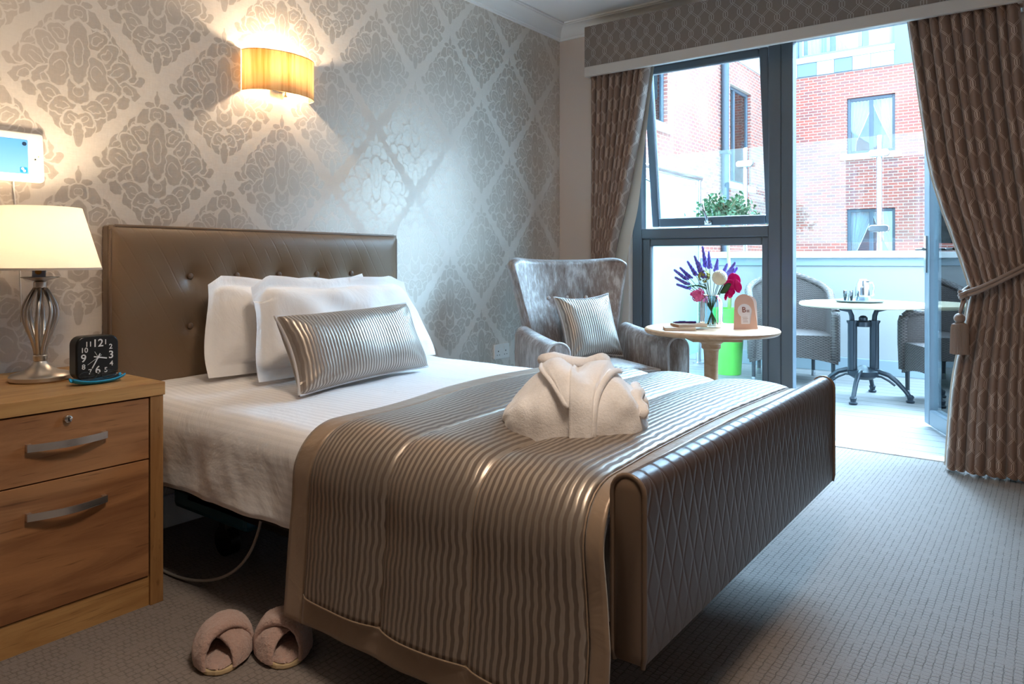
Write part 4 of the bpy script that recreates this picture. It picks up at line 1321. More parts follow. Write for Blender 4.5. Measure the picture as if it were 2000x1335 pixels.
for (c, b0, b1, r) in ((.86, .12, .75, .018), (.93, .30, .60, .016)):
    path = [robe_pt(c + .03 * sin(k), b0 + (b1 - b0) * k / 12, .004 + .006 * sin(k * 1.3)) for k in range(13)]
    link('sleeve_fold', Geo().tube(path, lambda t, r=r: r * (.5 + .5 * sin(pi * t)), 10, flat=.8), M['robe'], rb, smooth=True)

# ---- slippers
def slipper(loc, rz, label, mir, mat):
    t = thing('slipper', label, 'slipper', loc, rz, 'fluffy slippers on the carpet')
    L = .275
    def half(s, side):       # half width at s 0 heel..1 toe
        base = .027 + .015 * s + .010 * sin(pi * s)
        k = sqrt(max(0, 1 - max(0, (abs(2 * s - 1) - .45) / .55) ** 2.2))
        return base * k * (1 + .10 * side * mir * (s - .4))
    out = []
    for k in range(41): s = k / 40; out.append((half(s, 1) * 1.0 + .006, L * s))
    for k in range(41): s = 1 - k / 40; out.append((-half(s, -1) - .006, L * s))
    link('sole', Geo().prism(out, .0, .014), M['cream_rubber'], t, bevel=.004)
    def ins(a, b):
        s = .005 + .99 * b; u = 2 * a - 1
        h = half(s, 1 if u > 0 else -1)
        pad = .016 * (1 - abs(u) ** 4) * (1 - abs(2 * s - 1) ** 8)
        return (u * h, L * s, .0135 + pad + .004 * nz(u * 3, s * 9, 2) + .006 * (u * u) * (1 if s < .5 else .3) + .0014 * nz(u * h * 170, s * 47, 5))
    link('insole', Geo().grid(ins, 45, 90), M[mat], t, smooth=True)
    for q, (s0, s1, rise) in enumerate(((.78, .48, .060), (.50, .80, .066))):
        def fn(a, b, s0=s0, s1=s1, rise=rise, q=q):
            # b across the foot, a round the closed section of the padded strap
            th = pi * b
            sc = s0 + (s1 - s0) * (1 - cos(th)) / 2
            if mir < 0: sc = s1 + (s0 - s1) * (1 - cos(th)) / 2
            hh = half(sc, 0) + .006
            c = Vector((-hh * cos(th), L * sc, .008 + rise * sin(th) ** .8))
            er = Vector((-cos(th) * .7, 0, sin(th) + .15)).normalized()
            w = 2 * pi * a
            dirv = Vector((0, 1, 0)) + Vector((.35 * (1 if (q == 0) == (mir > 0) else -1), 0, 0))
            al = .047 * cos(w) * (1 - .15 * sin(th)); ra = .0155 * sin(w) * (1 + .25 * nz(al * 40, b * 7, q))
            p = c + dirv * al + er * (ra + .014 * q * sin(th))
            p += er * .0016 * nz(p.x * 170, p.y * 170, p.z * 170)
            p.z = max(.010, p.z)
            return p
        link('strap', Geo().grid(fn, 56, 70, closeu=True), M[mat], t, smooth=True)
    return t
d = Vector((.979 - 1.169, 1.605 - 1.84))
rzL = atan2(d.y, d.x) - pi / 2
slipper((1.150, 1.825, .001), rzL, 'pale pink fluffy crossover slipper nearer the bedside cabinet', 1, 'fur')
d = Vector((1.078 - 1.225, 1.523 - 1.76))
slipper((1.238, 1.738, .001), atan2(d.y, d.x) - pi / 2, 'pale pink fluffy crossover slipper partly under the hem of the throw', -1, 'fur')
# ================================================================ bedside cabinet
CX0, CX1, CY, CT = .545, 1.103, 2.096, .644
cab = thing('bedside_cabinet', 'oak bedside cabinet with two drawers and bowed steel handles', 'cabinet', ((CX0 + CX1) / 2, 2.37, 0))
ax, ay = (CX0 + CX1) / 2, 2.37
link('cabinet_top', Geo().box(CX0 - ax, CX1 - ax, CY - ay, 2.656 - ay, CT - .038, CT), M['oak'], cab, bevel=.0015)
g = Geo().box(CX0 + .004 - ax, CX0 + .042 - ax, CY + .004 - ay, 2.655 - ay, 0, CT - .0385)
g.box(CX1 - .042 - ax, CX1 - .004 - ax, CY + .004 - ay, 2.655 - ay, 0, CT - .0385)
g.box(CX0 + .042 - ax, CX1 - .042 - ax, 2.63 - ay, 2.655 - ay, .02, CT - .0385)
link('carcass', g, M['oak_v'], cab, bevel=.001)
link('cavity', Geo().box(CX0 + .043 - ax, CX1 - .043 - ax, CY + .040 - ay, 2.629 - ay, .09, CT - .039), M['seam'], cab)
link('plinth', Geo().box(CX0 + .0425 - ax, CX1 - .0425 - ax, CY + .012 - ay, CY + .03 - ay, 0, .084), M['oak'], cab)
for k, (z0, z1, zh) in enumerate(((.4275, .602, .521), (.088, .4235, .345))):
    d = link('drawer', Geo().box(CX0 + .0455 - ax, CX1 - .0455 - ax, CY + .006 - ay, CY + .026 - ay, z0, z1), M['oak_drawer'], cab, bevel=.001)
    hx0, hx1 = .742 - ax, .938 - ax
    def hf(a, b, zh=zh):
        x = hx0 + (hx1 - hx0) * b
        bow = -.028 * sin(pi * (.08 + .84 * b)) - .003
        w = a * 4; i = int(w) % 4
        prof = [(0, -.0095), (-.0035, -.0095), (-.0035, .0095), (0, .0095)]
        dy, dz = prof[i]
        return (x, CY + .006 - ay + bow + dy, zh + dz)
    g = Geo().grid(hf, 4, 25, closeu=True)
    for xe in (hx0, hx1):
        s = 1 if xe == hx0 else -1
        g.box(min(xe, xe + s * .012), max(xe, xe + s * .012), CY - .006 - ay, CY + .0062 - ay, zh - .0095, zh + .0095)
    link('handle', g, M['handle_steel'], d, auto=30)
    if k == 0:
        g = Geo().lathe([(0, .012), (.006, .012), (.0095, .010), (.0105, 0), (.0, 0)], n=24)
        g.apply(Matrix.Translation((.840 - ax, CY + .0062 - ay, .580)) @ Matrix.Rotation(pi / 2, 4, 'X'))
        link('lock', g, M['chrome'], d, auto=40)
        link('keyhole', Geo().box(.8385 - ax, .8415 - ax, CY - .0068 - ay, CY - .0055 - ay, .575, .585), M['seam'], d)

# ---------------- table lamp
lx, ly = .892, 2.415
lamp = thing('table_lamp', 'brushed nickel table lamp with an open twisted stem and white tapered shade', 'lamp', (lx, ly, CT + .0005))
link('base', Geo().lathe([(0, 0), (.076, 0), (.080, .004), (.080, .014), (.074, .021), (.052, .027), (.034, .036), (.022, .048), (.0165, .057), (0, .058)], n=48), M['nickel'], lamp, auto=35)
link('collar', Geo().lathe([(0, .058), (.0175, .058), (.0185, .061), (.0185, .073), (.0165, .075), (0, .076)], n=32), M['nickel'], lamp, auto=35)
for k in range(8):
    a0 = 2 * pi * k / 8
    path = []
    for j in range(22):
        t = j / 21; z = .075 + .200 * t
        r = .0125 + .0315 * sin(pi * t ** 1.45) ** 1.1
        a = a0 + .35 * sin(pi * t * .5)
        path.append((r * cos(a), r * sin(a), z))
    link('stem_rib', Geo().tube(path, .0062, 8, flat=.75), M['nickel'], lamp, smooth=True)
link('upper_collar', Geo().lathe([(0, .274), (.0165, .274), (.0175, .276), (.0175, .290), (.016, .292), (0, .2925)], n=32), M['nickel'], lamp, auto=35)
link('saucer', Geo().lathe([(0, .2925), (.012, .2925), (.022, .296), (.049, .304), (.0495, .306), (.022, .3005), (0, .3)], n=40), M['nickel'], lamp, auto=35)
link('bulb_holder', Geo().lathe([(0, .300), (.014, .300), (.014, .375), (.011, .38), (0, .38)], n=20), M['white_plastic'], lamp, auto=35)
g = Geo().lathe([(0, .38), (.012, .38), (.014, .392), (.027, .42), (.030, .44), (.026, .458), (.013, .47), (0, .472)], n=20)
t = MT('lit_bulb'); t.set(color=(1, 1, 1, 1), emis=(LAMP_W[0], LAMP_W[1], LAMP_W[2], 1), emis_s=190.0); M['bulb'] = t.m
bulb = link('bulb', g, M['bulb'], lamp, smooth=True); bulb.visible_shadow = True
sh = link('lamp_shade', Geo().lathe([(.1605, .330), (.108, .512), (.1065, .512), (.159, .330)], n=72), M['cotton_shade'], lamp, auto=60)
link('shade_rim', Geo().lathe([(.1600, .327), (.1618, .327), (.1608, .3335), (.1590, .3335), (.1600, .327)], n=72), M['trim_silk'], sh, auto=60)
g = Geo().tube([(.107, 0, .50), (.02, 0, .478)], .002, 6).tube([(-.0535, .0927, .50), (-.01, .017, .478)], .002, 6).tube([(-.0535, -.0927, .50), (-.01, -.017, .478)], .002, 6)
link('shade_carrier', g, M['chrome'], sh, smooth=True)
# small label tag on the bulb holder
link('label_disc', Geo().lathe([(0, 0), (.0085, 0), (.0085, .0012), (0, .0012)], n=24).apply(Matrix.Translation((-.012, -.0175, .322)) @ Matrix.Rotation(pi / 2, 4, 'X')), M['label_orange'], lamp)
link('label_card', Geo().box(-.027, .006, -.0172, -.0150, .306, .342), M['white_card'], lamp)

# ---------------- alarm clock
ck = thing('alarm_clock', 'square black alarm clock with white numerals on the cabinet', 'clock', (1.002, 2.316, CT + .0005))
Ry = Matrix.Rotation(pi / 2, 4, 'X')          # prism z -> -y
g = Geo().prism(rrect(.121, .130, .026, 7), -.027, .020, Matrix.Translation((0, 0, .065)) @ Ry)
link('clock_case', g, M['black_plastic'], ck, bevel=.004, seg=3, auto=35)
g = Geo().prism(rrect(.110, .119, .021, 7), .0201, .0206, Matrix.Translation((0, 0, .065)) @ Ry)
link('dial', g, M['black_matt'], ck)
TM = Matrix.Translation((0, -.0210, .065)) @ Ry
dial = []
big = {'12': (0, .042), '3': (.038, .004), '6': (0, -.038), '9': (-.040, .0)}
small = {'1': (.022, .044), '2': (.037, .029), '4': (.039, -.022), '5': (.023, -.040), '7': (-.022, -.041), '8': (-.040, -.025), '10': (-.038, .024), '11': (-.026, .041)}
for s, (x, z) in {**big, **small}.items():
    sz = .032 if s in big else .021
    g = text_geo(s, sz, .0003, TM @ Matrix.Translation((x, z, 0)))
    link('numeral', g, M['white_print'], ck)
def hand(ang, L, w, y, back=.012):
    a = radians(ang)
    R = Matrix.Translation((0, -.0216 - y, .066)) @ Ry @ Matrix.Rotation(-a, 4, 'Z')
    return Geo().box(-w, w, -back, L, 0, .0006).apply(R)
link('hour_hand', hand(102, .026, .0018, .0), M['white_print'], ck)
link('minute_hand', hand(208, .036, .0016, .0008), M['white_print'], ck)
link('second_hand', hand(236, .036, .0004, .0016), M['white_print'], ck)
link('alarm_hand', hand(330, .020, .0005, .0012, 0), M['white_print'], ck)
link('hand_boss', Geo().lathe([(0, 0), (.0035, 0), (.0035, .003), (0, .003)], n=16).apply(Matrix.Translation((0, -.0212, .066)) @ Ry), M['white_print'], ck)

# ---------------- blue open case with spectacles
ec = thing('glasses_tray', 'bright blue soft tray lying in front of the alarm clock', 'tray', (.970, 2.222, CT + .0005), radians(2))
def ecf(off):
    def fn(a, b):
        u, v = 2 * a - 1, 2 * b - 1
        x = u * .072; y = v * .026 * (1 - .55 * abs(u) ** 3)
        z = .002 + .011 * abs(u) ** 2.4 + .009 * abs(v) ** 3 + off
        return (x, y, z)
    return fn
link('tray_shell', Geo().grid(ecf(0), 33, 15), M['blue_case'], ec, smooth=True, solid=-.003)
link('tray_lining', Geo().grid(lambda a, b: ecf(.0040)(.06 + .88 * a, .08 + .84 * b), 33, 15), M['dark_mesh'], ec, smooth=True)
sp = thing('spectacles', 'folded spectacles with thin dark frames resting in the blue tray', 'spectacles', (.978, 2.224, CT + .0125), radians(3))
def ring(cx, cz, w, h, n=28): return [(cx + w * cos(2 * pi * k / n), .004 * sin(4 * pi * k / n), cz + h * sin(2 * pi * k / n)) for k in range(n + 1)]
T2 = Matrix.Rotation(radians(-38), 4, 'X')
g = Geo().tube(ring(-.031, .013, .024, .013), .0012, 6, cap=False).tube(ring(.031, .013, .024, .013), .0012, 6, cap=False)
g.tube([(-.008, 0, .017), (0, -.003, .020), (.008, 0, .017)], .0013, 6).apply(T2)
link('frame', g, M['black_plastic'], sp, smooth=True)
for cx in (-.031, .031):
    g = Geo().add([Vector(p) for p in ring(cx, .013, .023, .012)[:-1]], [tuple(range(28))]).apply(T2)
    link('lens', g, M['lens_glass'], sp)
for s, z in ((-1, .006), (1, .010)):
    g = Geo().tube([(s * .056, .012, z + .006), (s * .050, .020, z), (-s * .02, .016, z - .002), (-s * .058, .010, z - .003)], .0014, 6)
    link('temple', g, M['black_plastic'], sp, smooth=True)

# ---------------- wall lamp above the bed
wl = thing('wall_lamp', 'half-drum wall lamp with a gold silk shade above the headboard', 'lamp', (1.895, YW - .0015, 1.700))
def wls(r):
    def fn(a, b):
        an = pi * a
        return (-.168 * cos(an) * r, -.118 * sin(an) ** .9 * r if 0 < a < 1 else 0, .165 * b)
    return fn
ws = link('lamp_shade', Geo().grid(wls(1), 61, 2), M['silk_shade'], wl, smooth=True, solid=.0012)
for z in (0, .165):
    link('shade_rim', Geo().tube([(-.168 * cos(pi * k / 60), -.118 * sin(pi * k / 60) ** .9, z) for k in range(61)], .0022, 6), M['silk_shade'], ws, smooth=True)
link('backplate', Geo().box(-.03, .03, -.012, 0, .02, .15), M['chrome'], wl, bevel=.003)
g = Geo().tube([(0, -.012, .085), (0, -.055, .085)], .006, 8).lathe([(0, .05), (.013, .05), (.013, .09), (0, .09)], (0, -.06, 0), 16).tube([(0, -.06, .052), (0, -.06, -.006)], .004, 8)
g.lathe([(0, -.012), (.008, -.010), (.008, -.004), (0, 0)], (0, -.06, 0), 12)
link('arm', g, M['chrome'], wl, auto=40)
t = MT('lit_wall_bulb'); t.set(color=(1, 1, 1, 1), emis=(LAMP_W[0], LAMP_W[1], LAMP_W[2], 1), emis_s=400.0); M['wall_bulb'] = t.m
link('bulb', Geo().ball((0, -.06, .115), (.020, .020, .027), 16, 12), M['wall_bulb'], wl, smooth=True)

# ---------------- tablet on the wall and its cable
tb_ = thing('wall_tablet', 'white cased tablet on the wall showing a blue screen', 'tablet', (.868, YW - .0015, 1.330))
RT = Matrix.Rotation(radians(-5), 4, 'X')
g = Geo().prism(rrect(.245, .160, .012, 5), .004, .024, RT @ Ry)
link('tablet_case', g, M['white_plastic'], tb_, bevel=.004)
g = Geo().prism(rrect(.176, .112, .003, 2, cx=-.012), .0242, .0248, RT @ Ry)
link('screen', g, M['screen'], tb_)
link('home_button', Geo().lathe([(0, 0), (.0055, 0), (.0055, .001), (0, .001)], n=20).apply(RT @ Ry @ Matrix.Translation((.0960, -.006, .0242))), M['panel_white'], tb_)
link('button_dot', Geo().lathe([(0, 0), (.0022, 0), (.0022, .001), (0, .001)], n=16).apply(RT @ Ry @ Matrix.Translation((.0960, -.006, .0252))), M['black_plastic'], tb_)
link('status_light', Geo().lathe([(0, 0), (.0016, 0), (.0016, .001), (0, .001)], n=12).apply(RT @ Ry @ Matrix.Translation((.1060, .004, .0242))), M['led_green'], tb_)
link('app_icon', Geo().prism(rrect(.021, .018, .003, 3, cx=.062, cy=-.043), .0250, .0254, RT @ Ry), M['icon_blue'], tb_)
link('app_icon', Geo().prism(rrect(.013, .013, .006, 5, cx=.066, cy=.042), .0250, .0254, RT @ Ry), M['icon_dark'], tb_)
g = Geo().lathe([(.0024, 0), (.0042, 0), (.0042, .0004), (.0024, .0004), (.0024, 0)], n=16).apply(RT @ Ry @ Matrix.Translation((.059, -.0395, .0254)))
g.add(*(lambda q: (q.v, q.f))(Geo().lathe([(.0024, 0), (.0042, 0), (.0042, .0004), (.0024, .0004), (.0024, 0)], n=16).apply(RT @ Ry @ Matrix.Translation((.064, -.046, .0254)))))
link('icon_mark', g, M['white_print'], tb_)
cc = link('charger_cable', Geo().tube(bez([(.905, 2.655, 1.252), (.906, 2.664, 1.235), (.916, 2.669, 1.18), (.922, 2.669, 1.10), (.93, 2.668, .95), (.93, 2.668, .80)], 24), .0022, 6), M['white_plastic'], smooth=True)
tag(cc, 'thin white charging cable hanging down the wall from the tablet', 'cable')

# ---------------- double socket
sk = thing('wall_socket', 'white double power socket low on the wallpaper beside the armchair', 'socket', (3.47, YW - .0005, .4535))
link('faceplate', Geo().prism(rrect(.146, .086, .005, 3), .0, .010, Ry), M['white_plastic'], sk, bevel=.002)
for cx in (-.036, .036):
    g = Geo()
    g.box(cx - .003, cx + .003, -.0106, -.0100, -.002, .006)
    for q in (-.011, .011): g.box(cx + q - .003, cx + q + .003, -.0106, -.0100, -.022, -.018)
    link('pin_holes', g, M['seam'], sk)
    link('switch', Geo().box(cx * .6 - .006, cx * .6 + .006, -.0135, -.0101, .012, .030), M['white_plastic'], sk, bevel=.001)

# ================================================================ armchair
# local: x across (positive to the sitter's left = picture right), front towards -y
ch = thing('armchair', 'silver grey crushed velvet armchair with a flared buttoned back in the corner', 'armchair', (3.35, 1.995, 0), THETA - pi / 2 + radians(22))
def back_front(a, b, off=0.0):
    u = 2 * a - 1
    wv = .215 + .145 * b ** 1.1
    x = u * wv
    z = .36 + (.625 + .028 * abs(u) ** 3 - .060 * abs(u) ** 14 - .012) * b
    y = .165 + .10 * b - .105 * (abs(u) ** 3.0) * (.35 + .65 * b) - off
    if not off:
        for k in range(-1, 2):
            dx, dz = x - k * .117 + .0, z - .79
            y += .024 * exp(-((dx * dx + dz * dz) / .028 ** 2) ** .6)
        y -= .014 * sin(pi * max(0, min(1, (z - .42) / .36)))
    return (x, y, z)
def back_sec(a, b):
    """closed section: front across, then back across; a 0..1 round"""
    r = .028
    if a < .5:
        t = a / .5; p = back_front(t, b); return p
    t = (a - .5) / .5; q = back_front(1 - t, b, .00001)
    return (q[0] * 1.03, q[1] + .105 + .02 * (1 - abs(2 * t - 1) ** 4), q[2] + 0)
g = Geo()
NU, NV = 96, 44
g.grid(lambda a, b: back_sec(a, b), NU, NV, closeu=True)
# rounded top: cap ring gradually closed
def capf(a, b):
    p = Vector(back_sec(a, 1.0)); c = Vector(back_sec((1 - a) % 1.0, 1.0)); m = (p + c) / 2
    th = b * pi / 2
    q = m + (p - m) * cos(th); q.z += .030 * sin(th); return q
g.grid(capf, NU, 6, closeu=True)
link('backrest', g, M['velvet'], ch, smooth=True, weld=True)
for k in range(-1, 2):
    y = back_front(.5, (.79 - .36) / .66)[1]
    yb = back_front(.5 + k * .117 / (2 * .335), (.79 - .36) / .613)[1]
    link('button', Geo().ball((k * .117, yb - .005, .79), (.011, .009, .011), 14, 8), M['silver_pipe'], ch, smooth=True)
def arm_section():
    pts = [(-.040, .10)]
    pts += [(-.048 - .004 * k / 4, .10 + (.562 - .10) * k / 4) for k in range(1, 5)]
    for k in range(1, 12):
        a = pi - pi * k / 12; pts.append((.004 + .058 * cos(a), .562 + .058 * sin(a)))
    pts += [(.062, .562 - (.562 - .10) * k / 4) for k in range(0, 4)] + [(.055, .10)]
    return pts
asec = arm_section(); na = len(asec)
def arm(sx):
    def fn(a, b):
        px, pz = asec[round(a * (na - 1))]
        y = .14 - (.14 + .335) * b
        spread = .300 + .022 * b + .010 * (pz > .4)
        z = pz if pz < .3 else pz + .030 * (1 - b) ** 2 - .012 * b
        return (sx * (spread + px * (.9 + .15 * b)), y, z)
    g = Geo().grid(fn, na, 24, closeu=True)
    a_ = link('armrest', g, M['velvet'], ch, smooth=True)
    fr = [fn(k / (na - 1), 1) for k in range(na)]
    cx = sum(p[0] for p in fr) / na; cz = .36
    ins = [(cx + (p[0] - cx) * .86, p[1] - .008, cz + (p[2] - cz) * .96) for p in fr]
    link('arm_front', Geo().add(fr + ins, [(k, (k + 1) % na, na + (k + 1) % na, na + k) for k in range(na)] + [tuple(range(na, 2 * na))]), M['velvet'], a_, auto=60)
    link('piping', Geo().tube([(p[0], p[1] - .003, p[2]) for p in fr], .0055, 8, cap=True), M['silver_pipe'], a_, smooth=True)
arm(-1); arm(1)
def seatf(a, b):
    u, v = 2 * a - 1, b
    return (u * .245, .14 - .455 * v, .445 + .035 * (1 - u ** 4) * (1 - (2 * v - 1) ** 6))
g = Geo().grid(seatf, 25, 25)
g.grid(lambda a, b: ((2 * a - 1) * .245, -.315 - .012 * sin(pi * b), .445 - .115 * b), 25, 8)
g.grid(lambda a, b: (-.245, .14 - .455 * a, .445 - .115 * b), 5, 3); g.grid(lambda a, b: (.245, .14 - .455 * a, .445 - .115 * b), 5, 3)
link('seat_cushion', g, M['velvet'], ch, smooth=True, weld=True, auto=50)
link('piping', Geo().tube([(-.245, .13, .446), (-.245, -.31, .446), (-.243, -.317, .446), (.243, -.317, .446), (.245, -.31, .446), (.245, .13, .446)], .005, 8), M['silver_pipe'], ch, smooth=True)
link('seat_base', Geo().box(-.248, .248, -.31, .22, .10, .328), M['velvet'], ch, bevel=.012)
for (x, y) in ((-.27, -.27), (.27, -.27), (-.24, .20), (.24, .20)):
    link('leg', Geo().lathe([(.014, 0), (.024, .11)], (x, y, 0), 16), M['oak'], ch, auto=40)
cu = cushion('cushion', 'square silver striped cushion with pale piping on the armchair seat', 'cushion', .36, .36, .13, (0, 0, 0), 20, 0, 'cushion_silk', 'silver_pipe',
        pinch=.13, seed=21, crumple=.006, roll=-2)
Rz = Matrix.Rotation(ch.rotation_euler[2], 4, 'Z')
p = Vector((3.35, 1.995, 0)) + Rz @ Vector((.045, -.005, .470))
cu.location = p; cu.rotation_euler = (0, 0, ch.rotation_euler[2] + radians(6))

# ================================================================ round side table
sx_, sy_ = 3.49, 1.37
stb = thing('side_table', 'round light wood table on a turned pedestal beside the armchair', 'table', (sx_, sy_, 0))
TZ = .6635
link('tabletop', Geo().lathe([(0, TZ - .028), (.300, TZ - .028), (.316, TZ - .026), (.326, TZ - .016), (.327, TZ - .008), (.321, TZ - .001), (.315, TZ), (0, TZ)], n=72), M['beech'], stb, auto=40)
ca, sa = cos(THETA), sin(THETA)
link('apron', Geo().box(-.12, .12, -.12, .12, TZ - .058, TZ - .0285).apply(Matrix.Rotation(radians(36), 4, 'Z')), M['beech'], stb, bevel=.004)
prof = [(0, .10), (.055, .10), (.058, .14), (.042, .17), (.052, .20), (.055, .23), (.050, .25), (.040, .262), (.048, .275), (.048, .29), (.036, .31), (.033, .36), (.034, .50), (.037, .555), (.047, .565), (.047, .585), (.060, .595), (.060, .6055), (0, .6055)]
link('pedestal', Geo().lathe(prof, n=36), M['beech'], stb, auto=35)
for k in range(4):
    a = k * pi / 2 + pi / 4
    path = [(.04 * cos(a), .04 * sin(a), .14), (.12 * cos(a), .12 * sin(a), .11), (.20 * cos(a), .20 * sin(a), .055), (.26 * cos(a), .26 * sin(a), .024)]
    link('foot', Geo().tube(path, lambda t: .030 - .006 * t, 10, flat=.75), M['beech'], stb, smooth=True)

# camera-facing local frame for the things on the table
def on_table(r, d):      # r to the right, d away, seen from where the photographer stood
    return (sx_ + r * sin(THETA) + d * cos(THETA), sy_ - r * cos(THETA) + d * sin(THETA))
RZ = THETA - pi / 2
# notebooks and pen
def notebook(r, d, z, rz, label, w=.150, h=.105):
    x, y = on_table(r, d)
    t = thing('notebook', label, 'notebook', (x, y, z), RZ + rz, 'notebooks on the side table')
    link('cover', Geo().box(-w / 2, w / 2, -h / 2, h / 2, 0, .0015).box(-w / 2, w / 2, -h / 2, h / 2, .0115, .013).box(-w / 2, -w / 2 + .0015, -h / 2, h / 2, .0015, .0115), M['kraft'], t)
    link('pages', Geo().box(-w / 2 + .0016, w / 2 - .003, -h / 2 + .003, h / 2 - .003, .0016, .0114), M['page'], t)
    return t
notebook(-.180, -.10, TZ + .0005, radians(-8), 'kraft covered notebook flat on the side table, underneath the other one')
notebook(-.125, -.06, TZ + .014, radians(10), 'kraft covered notebook lying on top, under the purple pen')
x, y = on_table(-.135, -.055)
pn = thing('pen', 'purple pen lying across the top notebook', 'pen', (x, y, TZ + .0335), RZ + radians(4))
def xl(prof, n=14): return Geo().lathe(prof, n=n).apply(Matrix.Rotation(pi / 2, 4, 'Y'))
link('barrel', xl([(0, -.070), (.002, -.068), (.0048, -.055), (.0055, -.035), (.0055, .02), (.0055, .045), (0, .046)]), M['purple'], pn, auto=40)
link('grip', xl([(.0058, .010), (.0062, .012), (.0062, .044), (.0058, .046)]), M['purple'], pn, auto=40)
link('pen_clip', Geo().box(-.04, -.005, -.002, .002, .0056, .0070), M['chrome'], pn)

# vase
vx, vy = on_table(.01, .03)
vz = thing('glass_vase', 'ribbed clear glass jar vase holding the flower arrangement', 'vase', (vx, vy, TZ + .0005))
def vlathe(r_in, prof):
    vs = []; nn = 96
    for r, z in prof:
        for k in range(nn):
            w = 2 * pi * k / nn; rr_ = r + (.0012 * cos(w * 24) if .012 < z < .143 else 0) - r_in
            vs.append((rr_ * cos(w), rr_ * sin(w), z))
    return Geo().add(vs, [(j * nn + k, j * nn + (k + 1) % nn, (j + 1) * nn + (k + 1) % nn, (j + 1) * nn + k) for j in range(len(prof) - 1) for k in range(nn)])
vp = [(.001, 0), (.048, 0), (.054, .006), (.055, .03), (.055, .122), (.050, .140), (.040, .152), (.038, .158), (.043, .164)]
link('vase_wall', vlathe(0, vp), M['vase_glass'], vz, smooth=True)
link('vase_inside', vlathe(.003, [(.004, .012)] + [(r, z + .004 if z < .01 else z) for r, z in vp[2:]]), M['vase_glass'], vz, smooth=True)
# flowers (each stem a thing)
def fl(name, label, cat, tip, group=None, base=None):
    tip = (tip[0] * 1.12, tip[1], tip[2] + .035 + .05 * max(0, tip[2] - .2))
    t = thing(name, label, cat, (vx, vy, TZ + .014), RZ, group)
    b = base or (-tip[0] * .18, -tip[1] * .12 - .0, .0)
    n = (tip[0] * .14, tip[1] * .14, .146)
    path = bez([b, (n[0] * .2, n[1] * .2, .07), n, (tip[0] * .6, tip[1] * .6, .145 + (tip[2] - .145) * .55), tip], 14)
    link('stalk', Geo().tube(path, .0017, 6), M['stem'], t, smooth=True)
    return t, path
rr = random.Random(12)
lav = [(-.165, .0, .235, .075), (-.135, .02, .245, .07), (-.165, -.02, .200, .07), (-.075, .0, .300, .085), (-.10, .03, .275, .08), (-.035, .02, .345, .10),
       (-.060, -.02, .270, .08), (-.005, .03, .320, .08), (.075, .02, .262, .07), (.105, .0, .270, .075), (.095, -.02, .240, .07), (.120, .02, .245, .07), (-.15, .02, .165, .06), (.035, .03, .285, .06)]
lav.sort(key=lambda q: atan2(q[0], q[2] - .12))
ORD = ['leftmost', 'second from the left', 'third from the left', 'fourth from the left', 'fifth from the left', 'sixth from the left', 'seventh from the left',
       'seventh from the right', 'sixth from the right', 'fifth from the right', 'fourth from the right', 'third from the right', 'second from the right', 'rightmost']
for k, (r, d, h, L) in enumerate(lav):
    t, path = fl('lavender_stem', 'violet lavender sprig, ' + ORD[k] + ' of the fan above the glass jar', 'flower', (r, d, h), 'lavender sprigs in the jar')
    dr = (Vector(path[-1]) - Vector(path[-3])).normalized(); tip = Vector(path[-1])
    g = Geo()
    for q in range(30):
        s = q / 29; c = tip - dr * L * (1 - s)
        for w in range(3):
            a = q * 2.4 + w * 2.1; off = Vector((cos(a), sin(a), .35)).normalized() * (.0100 * (1 - s * .75))
            g.ball(c + off, (.0056 * (1.1 - s * .5),) * 2 + (.0068,), 5, 3)
    link('blossom', g, M['lavender'], t)
def petals(g, c, n, r, size, flat=.35, seed=0, up=Vector((0, 0, 1))):
    q = random.Random(seed)
    for k in range(n):
        d = Vector([q.gauss(0, 1) for _ in range(3)]).normalized()
        p = Vector(c) + d * r * q.uniform(.75, 1.05)
        a = d.cross(Vector((.3, .2, 1))).normalized(); b = d.cross(a)
        s = size * q.uniform(.8, 1.2)
        for m in range(4):
            w = m * pi / 2 + q.random(); e = (a * cos(w) + b * sin(w)); f = d.cross(e)
            g.add([p, p + e * s * .6 + f * s * .5 + d * s * .15, p + e * s * 1.1 + d * s * .25, p + e * s * .6 - f * s * .5 + d * s * .15], [(0, 1, 2, 3)])
t, path = fl('hydrangea', 'pink hydrangea head hanging low on the left of the jar', 'flower', (-.070, -.035, .108))
g = Geo(); petals(g, (-.080, -.04, .150), 46, .034, .011, seed=5); link('flower_head', g, M['pink_petal'], t)
g = Geo().ball((-.080, -.04, .150), .026, 12, 8); link('flower_core', g, M['pink_petal'], t, smooth=True)
t, path = fl('hydrangea', 'olive green hydrangea head left of the white pompom', 'flower', (-.035, -.03, .205))
g = Geo(); petals(g, (-.044, -.03, .243), 40, .028, .009, seed=8); link('flower_head', g, M['olive_petal'], t)
t, path = fl('pompom_flower', 'round cream-white pompom bloom at the front of the arrangement', 'flower', (.026, -.045, .190))
g = Geo()
q = random.Random(4)
def pom(a, b):
    th = 2 * pi * a; ph = pi * b; d = Vector((sin(ph) * cos(th), sin(ph) * sin(th), cos(ph)))
    r = .036 + .0022 * sin(th * 17) * sin(ph * 11) + .002 * nz(d.x * 9, d.y * 9, d.z * 9)
    return Vector((.028, -.045, .237)) + d * r
link('flower_head', Geo().grid(pom, 60, 40, closeu=True), M['cream_petal'], t, smooth=True)
t, path = fl('peony', 'vivid magenta peony behind the pink card', 'flower', (.085, -.01, .165))
